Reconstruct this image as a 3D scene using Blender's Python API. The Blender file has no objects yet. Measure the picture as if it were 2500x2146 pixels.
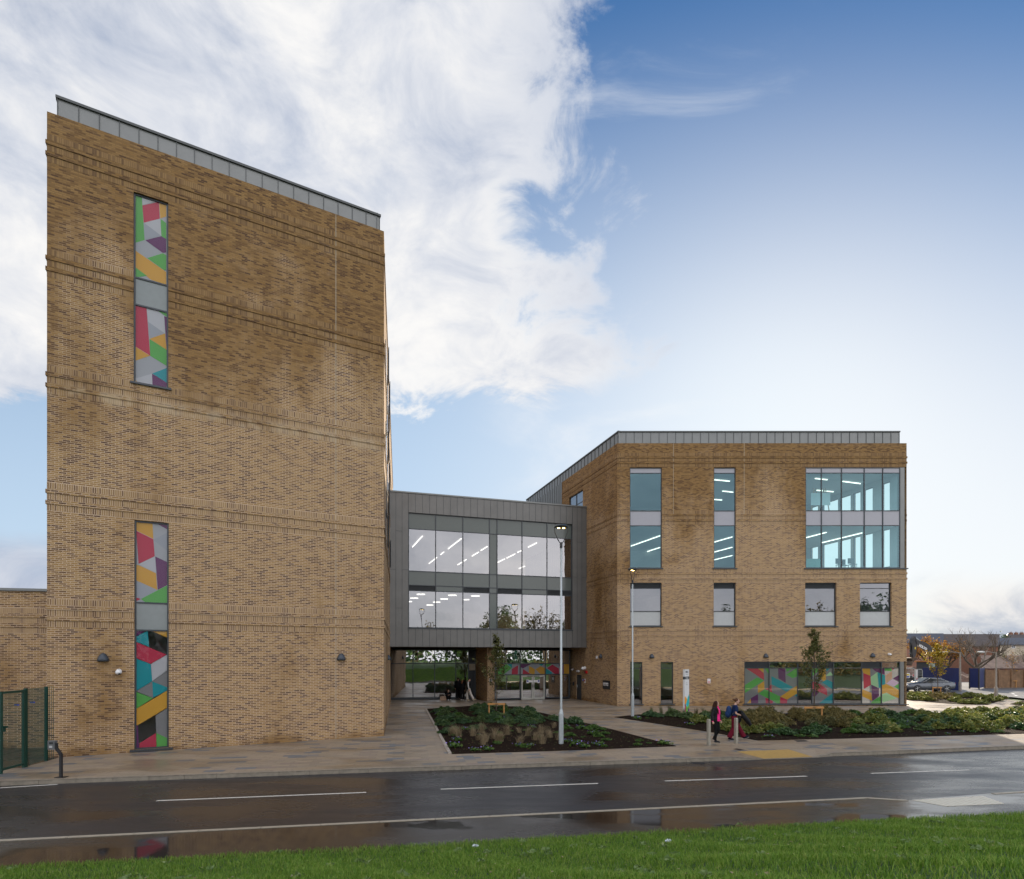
import bpy, math, random
import numpy as np
from mathutils import Vector, Matrix
random.seed(7); rng = np.random.default_rng(11)
S = bpy.context.scene
COL = S.collection
R = math.radians
FP, CX, HY, H = 1388.0, 1250.0, 1603.6, 3.5      # focal length in photo pixels, centre column, horizon row, eye height
SUN_AZ, SUN_EL = 23.0, 16.5

def P(x, y, z=0.0):
    "photo pixel -> point on the horizontal plane at height z"
    d = FP*(H-z)/(y-HY)
    return Vector(((x-CX)/FP*d, d, z))
def PD(x, y, d):
    "photo pixel at depth d"
    return Vector(((x-CX)/FP*d, d, H+(HY-y)/FP*d))

# ------------------------------------------------------------------ tagging
def tag(o, label=None, cat=None, group=None, kind=None):
    if label: o['label'] = label
    if cat: o['category'] = cat
    if group: o['group'] = group
    if kind: o['kind'] = kind
    return o
def empty(name, loc=(0,0,0), label=None, cat=None, group=None, rz=0):
    o = bpy.data.objects.new(name, None); COL.objects.link(o)
    o.location = loc; o.rotation_euler = (0,0,rz); o.empty_display_size = .3
    return tag(o, label, cat, group)
def adopt(o, parent):
    if parent is not None:
        o.parent = parent
        o.matrix_parent_inverse = (Matrix.Translation(parent.location) @ parent.rotation_euler.to_matrix().to_4x4()).inverted() if parent.type == 'EMPTY' else Matrix.Identity(4)
def kids(o): return [c for c in bpy.data.objects if c.parent is o]
def copy_tree(o, parent=None):
    c = o.copy(); COL.objects.link(c)
    if parent is not None: c.parent = parent
    for ch in kids(o):
        copy_tree(ch, c)
    return c

# ------------------------------------------------------------------ mesh builder
class MB:
    def __init__(s): s.v=[]; s.f=[]; s.m=[]; s.uv=[]
    def face(s, pts, m=0, uv=None):
        i = len(s.v); s.v += [tuple(p) for p in pts]; s.f.append(tuple(range(i, i+len(pts)))); s.m.append(m)
        s.uv += [tuple(q) for q in uv] if uv else [(0,0)]*len(pts)
    def box8(s, c, m=0):
        for q in ((0,3,2,1),(4,5,6,7),(0,1,5,4),(1,2,6,5),(2,3,7,6),(3,0,4,7)):
            s.face([c[k] for k in q], m)
    def box(s, x0,x1,y0,y1,z0,z1, m=0):
        s.box8([(x0,y0,z0),(x1,y0,z0),(x1,y1,z0),(x0,y1,z0),(x0,y0,z1),(x1,y0,z1),(x1,y1,z1),(x0,y1,z1)], m)
    def bar(s, a, b, w, h=None, m=0, up=(0,0,1)):
        a=Vector(a); b=Vector(b); h = h or w
        d=(b-a).normalized(); up=Vector(up)
        if abs(d.dot(up))>.99: up=Vector((1,0,0))
        r=d.cross(up).normalized()*w/2; u=r.cross(d).normalized()*h/2
        s.box8([a-r-u,a+r-u,b+r-u,b-r-u,a-r+u,a+r+u,b+r+u,b-r+u], m)
    def tube(s, pts, rad, n=8, m=0, cap=True):
        pts=[Vector(p) for p in pts]
        if not hasattr(rad,'__len__'): rad=[rad]*len(pts)
        base=len(s.v); prev=None
        for i,p in enumerate(pts):
            d=(pts[min(i+1,len(pts)-1)]-pts[max(i-1,0)])
            d = d.normalized() if d.length>1e-9 else Vector((0,0,1))
            if prev is None:
                ref=Vector((1,0,0)) if abs(d.z)>.8 else Vector((0,0,1))
                r=d.cross(ref).normalized()
            else:
                r=(prev-d*prev.dot(d)); r = r.normalized() if r.length>1e-6 else prev
            prev=r; u=d.cross(r)
            for k in range(n):
                a=2*math.pi*k/n; s.v.append(tuple(p+(r*math.cos(a)+u*math.sin(a))*rad[i]))
        for i in range(len(pts)-1):
            for k in range(n):
                a=base+i*n+k; b=base+i*n+(k+1)%n
                s.f.append((a,b,b+n,a+n)); s.m.append(m); s.uv+=[(0,0)]*4
        if cap:
            s.f.append(tuple(base+k for k in range(n-1,-1,-1))); s.m.append(m); s.uv+=[(0,0)]*n
            e=base+(len(pts)-1)*n
            s.f.append(tuple(e+k for k in range(n))); s.m.append(m); s.uv+=[(0,0)]*n
    def lathe(s, prof, c=(0,0,0), n=16, m=0, axis='z'):
        base=len(s.v); c=Vector(c)
        for r,h in prof:
            for k in range(n):
                a=2*math.pi*k/n; x,y=r*math.cos(a),r*math.sin(a)
                q = (x,y,h) if axis=='z' else ((x,h,y) if axis=='y' else (h,x,y))
                s.v.append(tuple(c+Vector(q)))
        for i in range(len(prof)-1):
            for k in range(n):
                a=base+i*n+k; b=base+i*n+(k+1)%n
                s.f.append((a,b,b+n,a+n)); s.m.append(m); s.uv+=[(0,0)]*4
    def prism(s, poly, z0, z1, m=0, uvs=True):
        n=len(poly); lo=[(p[0],p[1],z0) for p in poly]; hi=[(p[0],p[1],z1) for p in poly]
        s.face(hi,m,[(p[0],p[1]) for p in poly]); s.face(lo[::-1],m)
        for i in range(n):
            j=(i+1)%n; s.face([lo[i],lo[j],hi[j],hi[i]],m)
    def ellipsoid(s, c, r, n=12, k=8, m=0, rot=None):
        base=len(s.v); c=Vector(c)
        for i in range(k+1):
            t=math.pi*i/k
            for j in range(n):
                a=2*math.pi*j/n
                q=Vector((r[0]*math.sin(t)*math.cos(a), r[1]*math.sin(t)*math.sin(a), r[2]*math.cos(t)))
                if rot: q=rot@q
                s.v.append(tuple(c+q))
        for i in range(k):
            for j in range(n):
                a=base+i*n+j; b=base+i*n+(j+1)%n
                s.f.append((a,a+n,b+n,b)); s.m.append(m); s.uv+=[(0,0)]*4
    def build(s, name, mats, parent=None, smooth=False):
        me=bpy.data.meshes.new(name); me.from_pydata(s.v,[],s.f)
        if not isinstance(mats,(list,tuple)): mats=[mats]
        for mt in mats: me.materials.append(mt)
        me.polygons.foreach_set('material_index', s.m)
        uvl=me.uv_layers.new(name='UVMap'); uvl.data.foreach_set('uv', np.array(s.uv,dtype=np.float32).ravel())
        if smooth: me.polygons.foreach_set('use_smooth',[True]*len(s.f))
        me.update()
        o=bpy.data.objects.new(name,me); COL.objects.link(o); adopt(o,parent)
        return o

class Fac:
    "vertical plane through two plan points; u runs left to right, n points at the viewer"
    def __init__(s,p0,p1):
        s.p=Vector((p0[0],p0[1])); q=Vector((p1[0],p1[1])); s.L=(q-s.p).length; s.d=(q-s.p).normalized(); s.n=Vector((s.d.y,-s.d.x))
    def uz(s,x,y,off=0):
        a=(x-CX)/FP; b=(HY-y)/FP
        t=(s.p+s.n*off).dot(s.n)/(a*s.n.x+s.n.y)
        return (Vector((t*a,t))-s.p).dot(s.d), H+t*b
    def u(s,x,off=0): return s.uz(x,HY,off)[0]
    def pt(s,u,z,off=0):
        q=s.p+s.d*u+s.n*off; return Vector((q.x,q.y,z))
    def box(s,mb,u0,u1,z0,z1,o0,o1,m=0,uv=False):
        c=[s.pt(u0,z0,o1),s.pt(u1,z0,o1),s.pt(u1,z0,o0),s.pt(u0,z0,o0),s.pt(u0,z1,o1),s.pt(u1,z1,o1),s.pt(u1,z1,o0),s.pt(u0,z1,o0)]
        if not uv: mb.box8(c,m); return
        for q in ((0,3,2,1),(4,5,6,7),(0,1,5,4),(1,2,6,5),(2,3,7,6),(3,0,4,7)):
            uu=[u0,u1,u1+abs(o1-o0),u0-abs(o1-o0),u0,u1,u1+abs(o1-o0),u0-abs(o1-o0)]
            zz=[z0]*4+[z1]*4
            if q in ((0,3,2,1),(4,5,6,7)):
                uu=[u0,u1,u1,u0]*2; zz=[0,0,.05,.05]*2
            mb.face([c[k] for k in q],m,[(uu[k],zz[k]) for k in q])
    def rect(s,mb,u0,u1,z0,z1,off,m=0,uvs=None):
        mb.face([s.pt(u0,z0,off),s.pt(u1,z0,off),s.pt(u1,z1,off),s.pt(u0,z1,off)],m,uvs or [(u0,z0),(u1,z0),(u1,z1),(u0,z1)])
    def poly(s,mb,pts,off,m=0):
        mb.face([s.pt(u,z,off) for u,z in pts],m,pts)

# ------------------------------------------------------------------ materials
def nmat(name):
    m=bpy.data.materials.new(name); m.use_nodes=True; nt=m.node_tree
    b=nt.nodes['Principled BSDF']; return m,nt,b
def N(nt,t,**k):
    n=nt.nodes.new(t)
    for a,v in k.items(): setattr(n,a,v)
    return n
def L(nt,a,b): nt.links.new(a,b)
def ramp(nt,fac,stops,interp='LINEAR'):
    n=N(nt,'ShaderNodeValToRGB'); cr=n.color_ramp; cr.interpolation=interp
    while len(cr.elements)<len(stops): cr.elements.new(.5)
    for e,(p,c) in zip(cr.elements,stops):
        e.position=p; e.color=(c[0],c[1],c[2],1) if hasattr(c,'__len__') else (c,c,c,1)
    L(nt,fac,n.inputs[0]); return n.outputs[0]
def noise(nt,vec,scale,detail=4,rough=.55,dist=0):
    n=N(nt,'ShaderNodeTexNoise'); n.inputs['Scale'].default_value=scale; n.inputs['Detail'].default_value=detail
    n.inputs['Roughness'].default_value=rough; n.inputs['Distortion'].default_value=dist
    if vec: L(nt,vec,n.inputs['Vector'])
    return n.outputs['Fac']
def mixc(nt,fac,a,b,mode='MIX'):
    n=N(nt,'ShaderNodeMix',data_type='RGBA',blend_type=mode)
    for s,v in ((0,fac),(6,a),(7,b)):
        if hasattr(v,'links'): L(nt,v,n.inputs[s])
        elif isinstance(v,(int,float)) : n.inputs[s].default_value=v if s==0 else (v,v,v,1)
        else: n.inputs[s].default_value=(*v,1)
    return n.outputs[2]
def math_(nt,op,a,b=None,c=None,clamp=False):
    n=N(nt,'ShaderNodeMath',operation=op); n.use_clamp=clamp
    for i,v in enumerate((a,b,c)):
        if v is None: continue
        if hasattr(v,'links'): L(nt,v,n.inputs[i])
        else: n.inputs[i].default_value=v
    return n.outputs[0]
def smooth(nt,x,a,b):
    n=N(nt,'ShaderNodeMapRange',interpolation_type='SMOOTHSTEP')
    n.inputs[1].default_value=a; n.inputs[2].default_value=b; L(nt,x,n.inputs[0]); return n.outputs[0]
def mapping(nt,vec,scale=(1,1,1),rot=(0,0,0),loc=(0,0,0)):
    n=N(nt,'ShaderNodeMapping'); n.inputs['Scale'].default_value=scale; n.inputs['Rotation'].default_value=rot; n.inputs['Location'].default_value=loc
    L(nt,vec,n.inputs[0]); return n.outputs[0]
def coords(nt,which='Object'):
    return N(nt,'ShaderNodeTexCoord').outputs[which]
def wpos(nt): return N(nt,'ShaderNodeNewGeometry').outputs['Position']
def bump(nt,b,h,strength=.3,dist=.02):
    n=N(nt,'ShaderNodeBump'); n.inputs['Strength'].default_value=strength; n.inputs['Distance'].default_value=dist
    L(nt,h,n.inputs['Height']); L(nt,n.outputs[0],b.inputs['Normal'])
_pc={}
def plain(name,col,rough=.6,metal=0,var=.12,scale=6,spec=.5,emit=0):
    if name in _pc: return _pc[name]
    m,nt,b=nmat(name)
    n=noise(nt,wpos(nt),scale,4)
    c=mixc(nt,1.0,col,ramp(nt,n,[(.25,1-var),(.75,1+var)]),'MULTIPLY')
    L(nt,c,b.inputs['Base Color']); b.inputs['Roughness'].default_value=rough; b.inputs['Metallic'].default_value=metal
    b.inputs['Specular IOR Level'].default_value=spec
    if emit:
        b.inputs['Emission Color'].default_value=(*col,1); b.inputs['Emission Strength'].default_value=emit
    _pc[name]=m; return m

def brick_mat(name, soldier=False, tone=1.0, wet=.5):
    m,nt,b=nmat(name); uv=coords(nt,'UV')
    br=N(nt,'ShaderNodeTexBrick'); L(nt,uv,br.inputs['Vector'])
    br.offset=0.0 if soldier else .5; br.squash=1
    br.inputs['Scale'].default_value=1; br.inputs['Brick Width'].default_value=.217; br.inputs['Row Height'].default_value=.0668
    br.inputs['Mortar Size'].default_value=.0095; br.inputs['Mortar Smooth'].default_value=.3; br.inputs['Bias'].default_value=0
    br.inputs['Color1'].default_value=(0,0,0,1); br.inputs['Color2'].default_value=(1,1,1,1); br.inputs['Mortar'].default_value=(.5,.5,.5,1)
    fine=noise(nt,uv,9,3)
    rnd=mixc(nt,.12,br.outputs['Color'],fine)
    col=ramp(nt,rnd,[(.05,(.11,.068,.050)),(.28,(.21,.130,.066)),(.50,(.31,.200,.094)),(.74,(.40,.268,.125)),(.93,(.34,.212,.088))] if not soldier else [(.06,(.19,.125,.08)),(.42,(.34,.23,.125)),(.85,(.39,.27,.14))])
    wp=wpos(nt)
    big=noise(nt,mapping(nt,wp,(.20,.20,.16)),1.0,6,.6,.5)
    streak=noise(nt,mapping(nt,wp,(1.1,1.1,.09)),1.0,4,.6)
    sep=N(nt,'ShaderNodeSeparateXYZ'); L(nt,wp,sep.inputs[0])
    hi=smooth(nt,sep.outputs[2],9.0,21.0)
    w=math_(nt,'ADD',math_(nt,'MULTIPLY',big,.78),math_(nt,'MULTIPLY',streak,.22))
    w=math_(nt,'ADD',w,math_(nt,'MULTIPLY',math_(nt,'SUBTRACT',hi,.16),.26*wet*2))
    low=smooth(nt,sep.outputs[2],.5,.05); w=math_(nt,'ADD',w,math_(nt,'MULTIPLY',low,.12))
    damp=smooth(nt,w,.46,.66)
    mort=mixc(nt,damp,(.64,.50,.375),(.27,.18,.095))
    c=mixc(nt,br.outputs['Fac'],col,mort)
    c=mixc(nt,math_(nt,'MULTIPLY',damp,.62),c,mixc(nt,1.0,c,(.72,.64,.52),'MULTIPLY'))
    pale=smooth(nt,math_(nt,'ADD',math_(nt,'MULTIPLY',noise(nt,mapping(nt,wp,(.5,.5,1.0)),1.2,6,.7),.9),math_(nt,'MULTIPLY',fine,.1)),.56,.72)
    c=mixc(nt,math_(nt,'MULTIPLY',pale,.22),c,(.54,.42,.31))
    zb=math_(nt,'MULTIPLY',smooth(nt,sep.outputs[2],12.4,12.75),smooth(nt,sep.outputs[2],13.15,12.9)); zb=math_(nt,'MULTIPLY',zb,math_(nt,'MULTIPLY',smooth(nt,sep.outputs[0],-1,-3),smooth(nt,noise(nt,mapping(nt,wp,(1.2,1.2,1)),1.0,5,.7),.42,.58)))
    c=mixc(nt,math_(nt,'MULTIPLY',zb,.45),c,(.62,.52,.38))
    c=mixc(nt,1.0,c,(tone*.93,tone*.89,tone*.83),'MULTIPLY')
    L(nt,c,b.inputs['Base Color'])
    b.inputs['Roughness'].default_value=.85; b.inputs['Specular IOR Level'].default_value=.25
    bump(nt,b,math_(nt,'SUBTRACT',1.0,br.outputs['Fac']),.5,.006)
    return m
def glass_mat(name,tint=(.8,.85,.85),refl=.12,rough=.0,wav=.0,rt=(1,1,1),power=.75):
    m,nt,b=nmat(name); nt.nodes.remove(b); out=nt.nodes['Material Output']
    t=N(nt,'ShaderNodeBsdfTransparent'); t.inputs[0].default_value=(*tint,1)
    g=N(nt,'ShaderNodeBsdfGlossy'); g.inputs['Roughness'].default_value=rough; g.inputs[0].default_value=(*rt,1)
    lw=N(nt,'ShaderNodeLayerWeight'); lw.inputs['Blend'].default_value=.5
    if wav:
        bp=N(nt,'ShaderNodeBump'); bp.inputs['Strength'].default_value=wav; bp.inputs['Distance'].default_value=.05
        L(nt,noise(nt,mapping(nt,wpos(nt),(1,1,.6)),.9,2,.4),bp.inputs['Height']); L(nt,bp.outputs[0],g.inputs['Normal'])
    f=math_(nt,'ADD',math_(nt,'MULTIPLY',math_(nt,'POWER',lw.outputs['Facing'],3),power),refl,clamp=True)
    mx=N(nt,'ShaderNodeMixShader'); L(nt,f,mx.inputs[0]); L(nt,t.outputs[0],mx.inputs[1]); L(nt,g.outputs[0],mx.inputs[2]); L(nt,mx.outputs[0],out.inputs[0])
    return m
_fc={}
def film_mat(key):
    if key in _fc: return _fc[key]
    cols={'g':(.13,.50,.10),'r':(.62,.035,.09),'y':(.80,.42,.05),'p':(.16,.03,.15),'t':(.01,.36,.42),'w':(.62,.62,.66),'s':(.44,.46,.52),
          'b':(.50,.51,.55),'lg':(.5,.8,.45),'lp':(.85,.6,.8),'k':(.03,.035,.03),'o':(.75,.45,.3),'m':(.55,.05,.3),'d':(.28,.28,.29)}
    m,nt,b=nmat('film_'+key); out=nt.nodes['Material Output']
    c=cols[key]; b.inputs['Base Color'].default_value=(*c,1); b.inputs['Roughness'].default_value=.6
    tr=N(nt,'ShaderNodeBsdfTranslucent'); tr.inputs[0].default_value=(*c,1)
    mx=N(nt,'ShaderNodeMixShader'); mx.inputs[0].default_value=.35
    L(nt,b.outputs[0],mx.inputs[1]); L(nt,tr.outputs[0],mx.inputs[2])
    if key in('k',):
        t=N(nt,'ShaderNodeBsdfTransparent'); L(nt,t.outputs[0],out.inputs[0])
    else: L(nt,mx.outputs[0],out.inputs[0])
    _fc[key]=m; return m
def leaf_mat(name,stops,trans=.3,rough=.55,island=True):
    m,nt,b=nmat(name); out=nt.nodes['Material Output']
    g=N(nt,'ShaderNodeNewGeometry')
    f=math_(nt,'ADD',math_(nt,'MULTIPLY',g.outputs['Random Per Island'],.75),math_(nt,'MULTIPLY',noise(nt,g.outputs['Position'],1.3,3),.25))
    c=ramp(nt,f,stops)
    L(nt,c,b.inputs['Base Color']); b.inputs['Roughness'].default_value=rough
    tr=N(nt,'ShaderNodeBsdfTranslucent'); L(nt,c,tr.inputs[0])
    mx=N(nt,'ShaderNodeMixShader'); mx.inputs[0].default_value=trans
    L(nt,b.outputs[0],mx.inputs[1]); L(nt,tr.outputs[0],mx.inputs[2]); L(nt,mx.outputs[0],out.inputs[0])
    return m

M={}
M['brick']=brick_mat('brickwork'); M['soldier']=brick_mat('soldier_brick',True)
M['brick_band']=brick_mat('band_brick',False,.95,.8)
M['frame']=plain('frame_paint',(.055,.062,.07),.4,.3,.05)
M['zinc']=plain('zinc_sheet',(.20,.205,.20),.42,.55,.08,1.5)
M['zinc_brown']=plain('standing_seam_sheet',(.165,.162,.155),.45,.4,.10,1.2)
M['seam']=plain('seam_metal',(.09,.095,.095),.5,.5,.05)
M['louvre']=plain('louvre_metal',(.05,.055,.06),.5,.3,.05)
M['spandrel']=plain('spandrel_glass',(.36,.36,.40),.12,0,.02)
M['spandrel_grey']=plain('spandrel_grey',(.23,.255,.255),.15,0,.04)
M['spandrel_green']=plain('spandrel_green',(.115,.135,.125),.12,0,.03)
M['glass_link']=glass_mat('reflective_glass',(.6,.62,.65),.27,0,.10,(.97,.97,1.0))
M['glass_low']=glass_mat('lobby_glass',(.55,.58,.57),.46,0,.10)
M['glass_teal']=glass_mat('teal_glass',(.58,.80,.81),.13,0,.05,(.55,.88,1.0))
M['glass_film']=glass_mat('film_glass',(.95,.96,.96),.02,0,.03,power=.35)
M['glass_film2']=glass_mat('ribbon_film_glass',(.92,.94,.93),.10,0,.05,power=.5)
M['glass_mid']=glass_mat('window_glass',(.6,.64,.66),.19,0,.08,(.92,.94,1.0))
M['glass_strip']=glass_mat('strip_glass',(.8,.84,.82),.28,0,.08)
M['frost']=plain('obscure_film',(.46,.48,.48),.3,0,.04)
M['inner']=plain('inner_plaster',(.55,.57,.57),.9,0,.05)
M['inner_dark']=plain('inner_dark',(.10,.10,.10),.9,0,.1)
M['ceiling']=plain('ceiling_tile',(.5,.52,.53),.9,0,.04)
M['carpet']=plain('carpet',(.10,.11,.12),.95,0,.1)
M['striplight']=plain('strip_light',(1,.93,.80),.5,0,.0,emit=1.7)
M['white']=plain('white_paint',(.75,.75,.75),.5,0,.04)
M['black']=plain('black_paint',(.02,.02,.022),.45,0,.1)
M['galv']=plain('galvanised_steel',(.42,.46,.47),.5,.35,.12,14)
M['timber']=plain('stake_timber',(.50,.25,.08),.8,0,.2,9)
M['green_paint']=plain('green_fence_paint',(.005,.05,.035),.4,0,.1)
M['joint']=plain('joint_sealant',(.42,.36,.27),.8,0,.1)
# ================================================================== BUILDINGS
ZC=24.0
def wall(name,F,u0,u1,z0,z1,holes,parent,depth=.32,mats=None,back=True,trim=0):
    mb=MB(); us=sorted({u0,u1,*[h[0] for h in holes],*[h[1] for h in holes]}); zs=sorted({z0,z1,*[h[2] for h in holes],*[h[3] for h in holes]})
    us=[u for u in us if u0-1e-6<=u<=u1+1e-6]; zs=[z for z in zs if z0-1e-6<=z<=z1+1e-6]
    for a,b in zip(us,us[1:]):
        for c,d in zip(zs,zs[1:]):
            um,zm=(a+b)/2,(c+d)/2
            if any(h[0]<um<h[1] and h[2]<zm<h[3] for h in holes): continue
            F.rect(mb,a,b,c,d,0)
            if back:
                a_=max(a,trim)
                if b>a_: mb.face([F.pt(b,c,-depth),F.pt(a_,c,-depth),F.pt(a_,d,-depth),F.pt(b,d,-depth)],1)
    for a,b,c,d in holes:
        q=depth
        mb.face([F.pt(a,c,0),F.pt(a,c,-q),F.pt(a,d,-q),F.pt(a,d,0)][::-1],0,[(0,c),(q,c),(q,d),(0,d)][::-1])
        mb.face([F.pt(b,c,0),F.pt(b,c,-q),F.pt(b,d,-q),F.pt(b,d,0)],0,[(0,c),(q,c),(q,d),(0,d)])
        mb.face([F.pt(a,d,0),F.pt(a,d,-q),F.pt(b,d,-q),F.pt(b,d,0)][::-1],0,[(a,0),(a,q),(b,q),(b,0)][::-1])
        mb.face([F.pt(a,c,0),F.pt(a,c,-q),F.pt(b,c,-q),F.pt(b,c,0)],0,[(a,0),(a,q),(b,q),(b,0)])
    return mb.build(name,mats or [M['brick'],M['inner']],parent)
def spans(u0,u1,z0,z1,holes):
    out=[(u0,u1)]
    for h in holes:
        if h[3]<=z0 or h[2]>=z1: continue
        nxt=[]
        for a,b in out:
            if h[1]<=a or h[0]>=b: nxt.append((a,b)); continue
            if h[0]>a: nxt.append((a,h[0]))
            if h[1]<b: nxt.append((h[1],b))
        out=nxt
    return out
def band(F,zb,holes,parent,u0,u1,ext0=.04,ext1=.04,moss=False):
    "three soldier courses with two projecting stretcher courses between"
    mb=MB()
    for z0 in (zb-.108,zb+.275,zb-.491):
        for a,b in spans(u0,u1,z0,z0+.217,holes):
            F.rect(mb,a,b,z0,z0+.217,.004,0,[(0,a),(0,b),(.217,b),(.217,a)])
    for z0 in (zb+.112,zb-.271):
        for a,b in spans(u0,u1,z0,z0+.1336,holes):
            aa=a-ext0 if a==u0 else a; bb=b+ext1 if b==u1 else b
            zz=z0; mb_uv=zz
            F.box(mb,aa,bb,z0,z0+.1336,0,.032,1,uv=True)
    return mb.build('string_course',[M['soldier'],M['brick_band']],parent)
def seams_panel(mb,F,u0,u1,z0,z1,off,pitch,m=0,ms=1,thick=.1,cap=True,proj=.03):
    F.box(mb,u0,u1,z0,z1,off-thick,off,m)
    n=max(1,round((u1-u0)/pitch))
    for i in range(n+1):
        u=u0+(u1-u0)*i/n; F.box(mb,u-.012,u+.012,z0,z1-.001,off,off+proj,ms)
    if cap: F.box(mb,u0-.05,u1+.05,z1,z1+.09,off-thick-.05,off+.06,ms)

def window(F,x0,x1,z0,z1,vs,hs,kinds,parent,name='window',sill=True,off=-.10,fw=.055,films=None,glass='glass_film',frame='frame',zoom=None,silext=.1,sillz=None):
    """vs: mullion u positions, hs: transom z positions (ascending), kinds[row][col] bottom row first"""
    mb=MB()
    F.box(mb,x0,x0+fw,z0,z1,off-.06,off+.03); F.box(mb,x1-fw,x1,z0,z1,off-.06,off+.03)
    F.box(mb,x0+fw,x1-fw,z0,z0+fw,off-.06,off+.03); F.box(mb,x0+fw,x1-fw,z1-fw,z1,off-.06,off+.03)
    for v in vs: F.box(mb,v-fw/2,v+fw/2,z0+fw,z1-fw,off-.055,off+.045)
    for h in hs: F.box(mb,x0+fw,x1-fw,h-fw/2,h+fw/2,off-.05,off+.027)
    fr=mb.build(name,M[frame],parent)
    ue=[x0]+list(vs)+[x1]; ze=[z0]+list(hs)+[z1]
    for r in range(len(ze)-1):
        for c in range(len(ue)-1):
            k=kinds[r][c] if len(kinds[r])>1 else kinds[r][0]
            if not k: continue
            a=ue[c]+(fw if c==0 else fw/2)-.004; b=ue[c+1]-(fw if c==len(ue)-2 else fw/2)+.004
            e=ze[r]+(fw if r==0 else fw/2)-.004; f=ze[r+1]-(fw if r==len(ze)-2 else fw/2)+.004
            if k.startswith('glass'):
                mb=MB(); F.rect(mb,a,b,e,f,off); mb.build('pane',M[k],fr)
            elif k=='louvre':
                mb=MB(); n=int((f-e)/.09)+1
                F.rect(mb,a,b,e,f,off-.03)
                for i in range(n):
                    z=e+(f-e)*(i+.2)/n; mb.box8([F.pt(a,z,off+.01),F.pt(b,z,off+.01),F.pt(b,z+.03,off-.025),F.pt(a,z+.03,off-.025),F.pt(a,z+.012,off+.012),F.pt(b,z+.012,off+.012),F.pt(b,z+.042,off-.025),F.pt(a,z+.042,off-.025)])
                mb.build('louvre',M['louvre'],fr)
            elif k.startswith('film'):
                idx=int(k[4:]); base,polys=films[idx]
                keys=[base]+sorted({p[0] for p in polys}-{base}); mb=MB()
                if base!='k': F.rect(mb,a,b,e,f,off-.02,0)
                for i,(kk,pp) in enumerate(polys):
                    q=[F.uz(*zoom(x,y),off=off) for x,y in pp]
                    q=clip(q,a,b,e,f)
                    if len(q)>=3 and kk!='k': F.poly(mb,q[::-1] if area(q)<0 else q,off-.019+.0008*i,keys.index(kk))
                mb.build('patterned_film',[film_mat(x) for x in keys],fr)
                mb=MB(); F.rect(mb,a,b,e,f,off+.012); mb.build('pane',M[glass],fr)
            else:
                mb=MB(); F.box(mb,a,b,e,f,off-.03,off-.005); mb.build('spandrel_panel' if 'spandrel' in k else 'obscured_pane',M[k],fr)
    if sill:
        mb=MB(); F.box(mb,x0-silext,x1+silext,z0-.07,z0-.001,-.15,.07)
        mb.build('sill',M['frame'],fr)
    return fr
def area(q): return sum(a[0]*b[1]-b[0]*a[1] for a,b in zip(q,q[1:]+q[:1]))/2
def clip(q,a,b,c,d):
    def cut(q,f,inter):
        o=[]
        for i in range(len(q)):
            p,n=q[i],q[(i+1)%len(q)]
            if f(p): o.append(p)
            if f(p)!=f(n): o.append(inter(p,n))
        return o
    def ix(v,k): return lambda p,n: tuple(p[j]+(n[j]-p[j])*(v-p[k])/(n[k]-p[k]) for j in (0,1))
    q=cut(q,lambda p:p[0]>=a,ix(a,0)); q=cut(q,lambda p:p[0]<=b,ix(b,0)) if q else q
    q=cut(q,lambda p:p[1]>=c,ix(c,1)) if q else q; q=cut(q,lambda p:p[1]<=d,ix(d,1)) if q else q
    return q
def zm(x0,y0,s): return lambda x,y:(x0+x/s,y0+y/s)
def pp(s):
    "compact polygon list: 'key x,y x,y ...;'"
    out=[]
    for part in s.strip().split(';'):
        part=part.strip()
        if not part: continue
        t=part.split(); out.append((t[0],[tuple(float(v) for v in q.split(',')) for q in t[1:]]))
    return out

# ---- tower -------------------------------------------------------
dT0=FP*H/(1851-HY); T0=((114.6-CX)/FP*dT0,dT0); dT1=dT0*1332.1/1038.9; T1=((937.5-CX)/FP*dT1,dT1)
FT=Fac(T0,T1)
tower=empty('brick_tower',(T0[0],T0[1],0),'tall brown brick block at the left with two long patterned stair windows','building')
zT=(FT.uz(114.6,271.5)[1]+FT.uz(937.5,564.7)[1])/2
A0,A1=FT.u(326),FT.u(411)
aTop=FT.uz(326,467)[1]; aBot=(FT.uz(326,933)[1]+FT.uz(410.5,947)[1])/2
B0,B1=FT.u(328),FT.u(412)
bTop=FT.uz(328,1269)[1]; bBot=(FT.uz(328,1830)[1]+FT.uz(412,1826)[1])/2
hT=[(A0,A1,aBot,aTop),(B0,B1,bBot,bTop)]
wall('wall',FT,0,FT.L,-.05,zT,hT,tower)
kT=H/3.7
bandsT=[3.7*kT+(z-3.7)*kT for z in (22.31,18.1,13.85,9.57,5.31)]
for z in bandsT: band(FT,z,hT,tower,0,FT.L)
def tz(y,F=FT,x=327): return F.uz(x,y)[1]
f1=('b',pp('g 104,118 158,135 181,497 104,520;r 163,208 300,178 308,318 174,352;y 302,178 362,196 362,300 312,317;g 315,320 362,355 362,490 322,465;w 176,352 308,320 322,462;s 174,354 322,463 181,497;p 188,499 322,465 362,490 362,600 333,605;g 203,648 335,608 362,625 362,747 345,750;y 104,585 362,765 362,870 235,830 104,725;g 104,725 200,797 104,810;w 158,130 300,170 163,205'))
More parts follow.
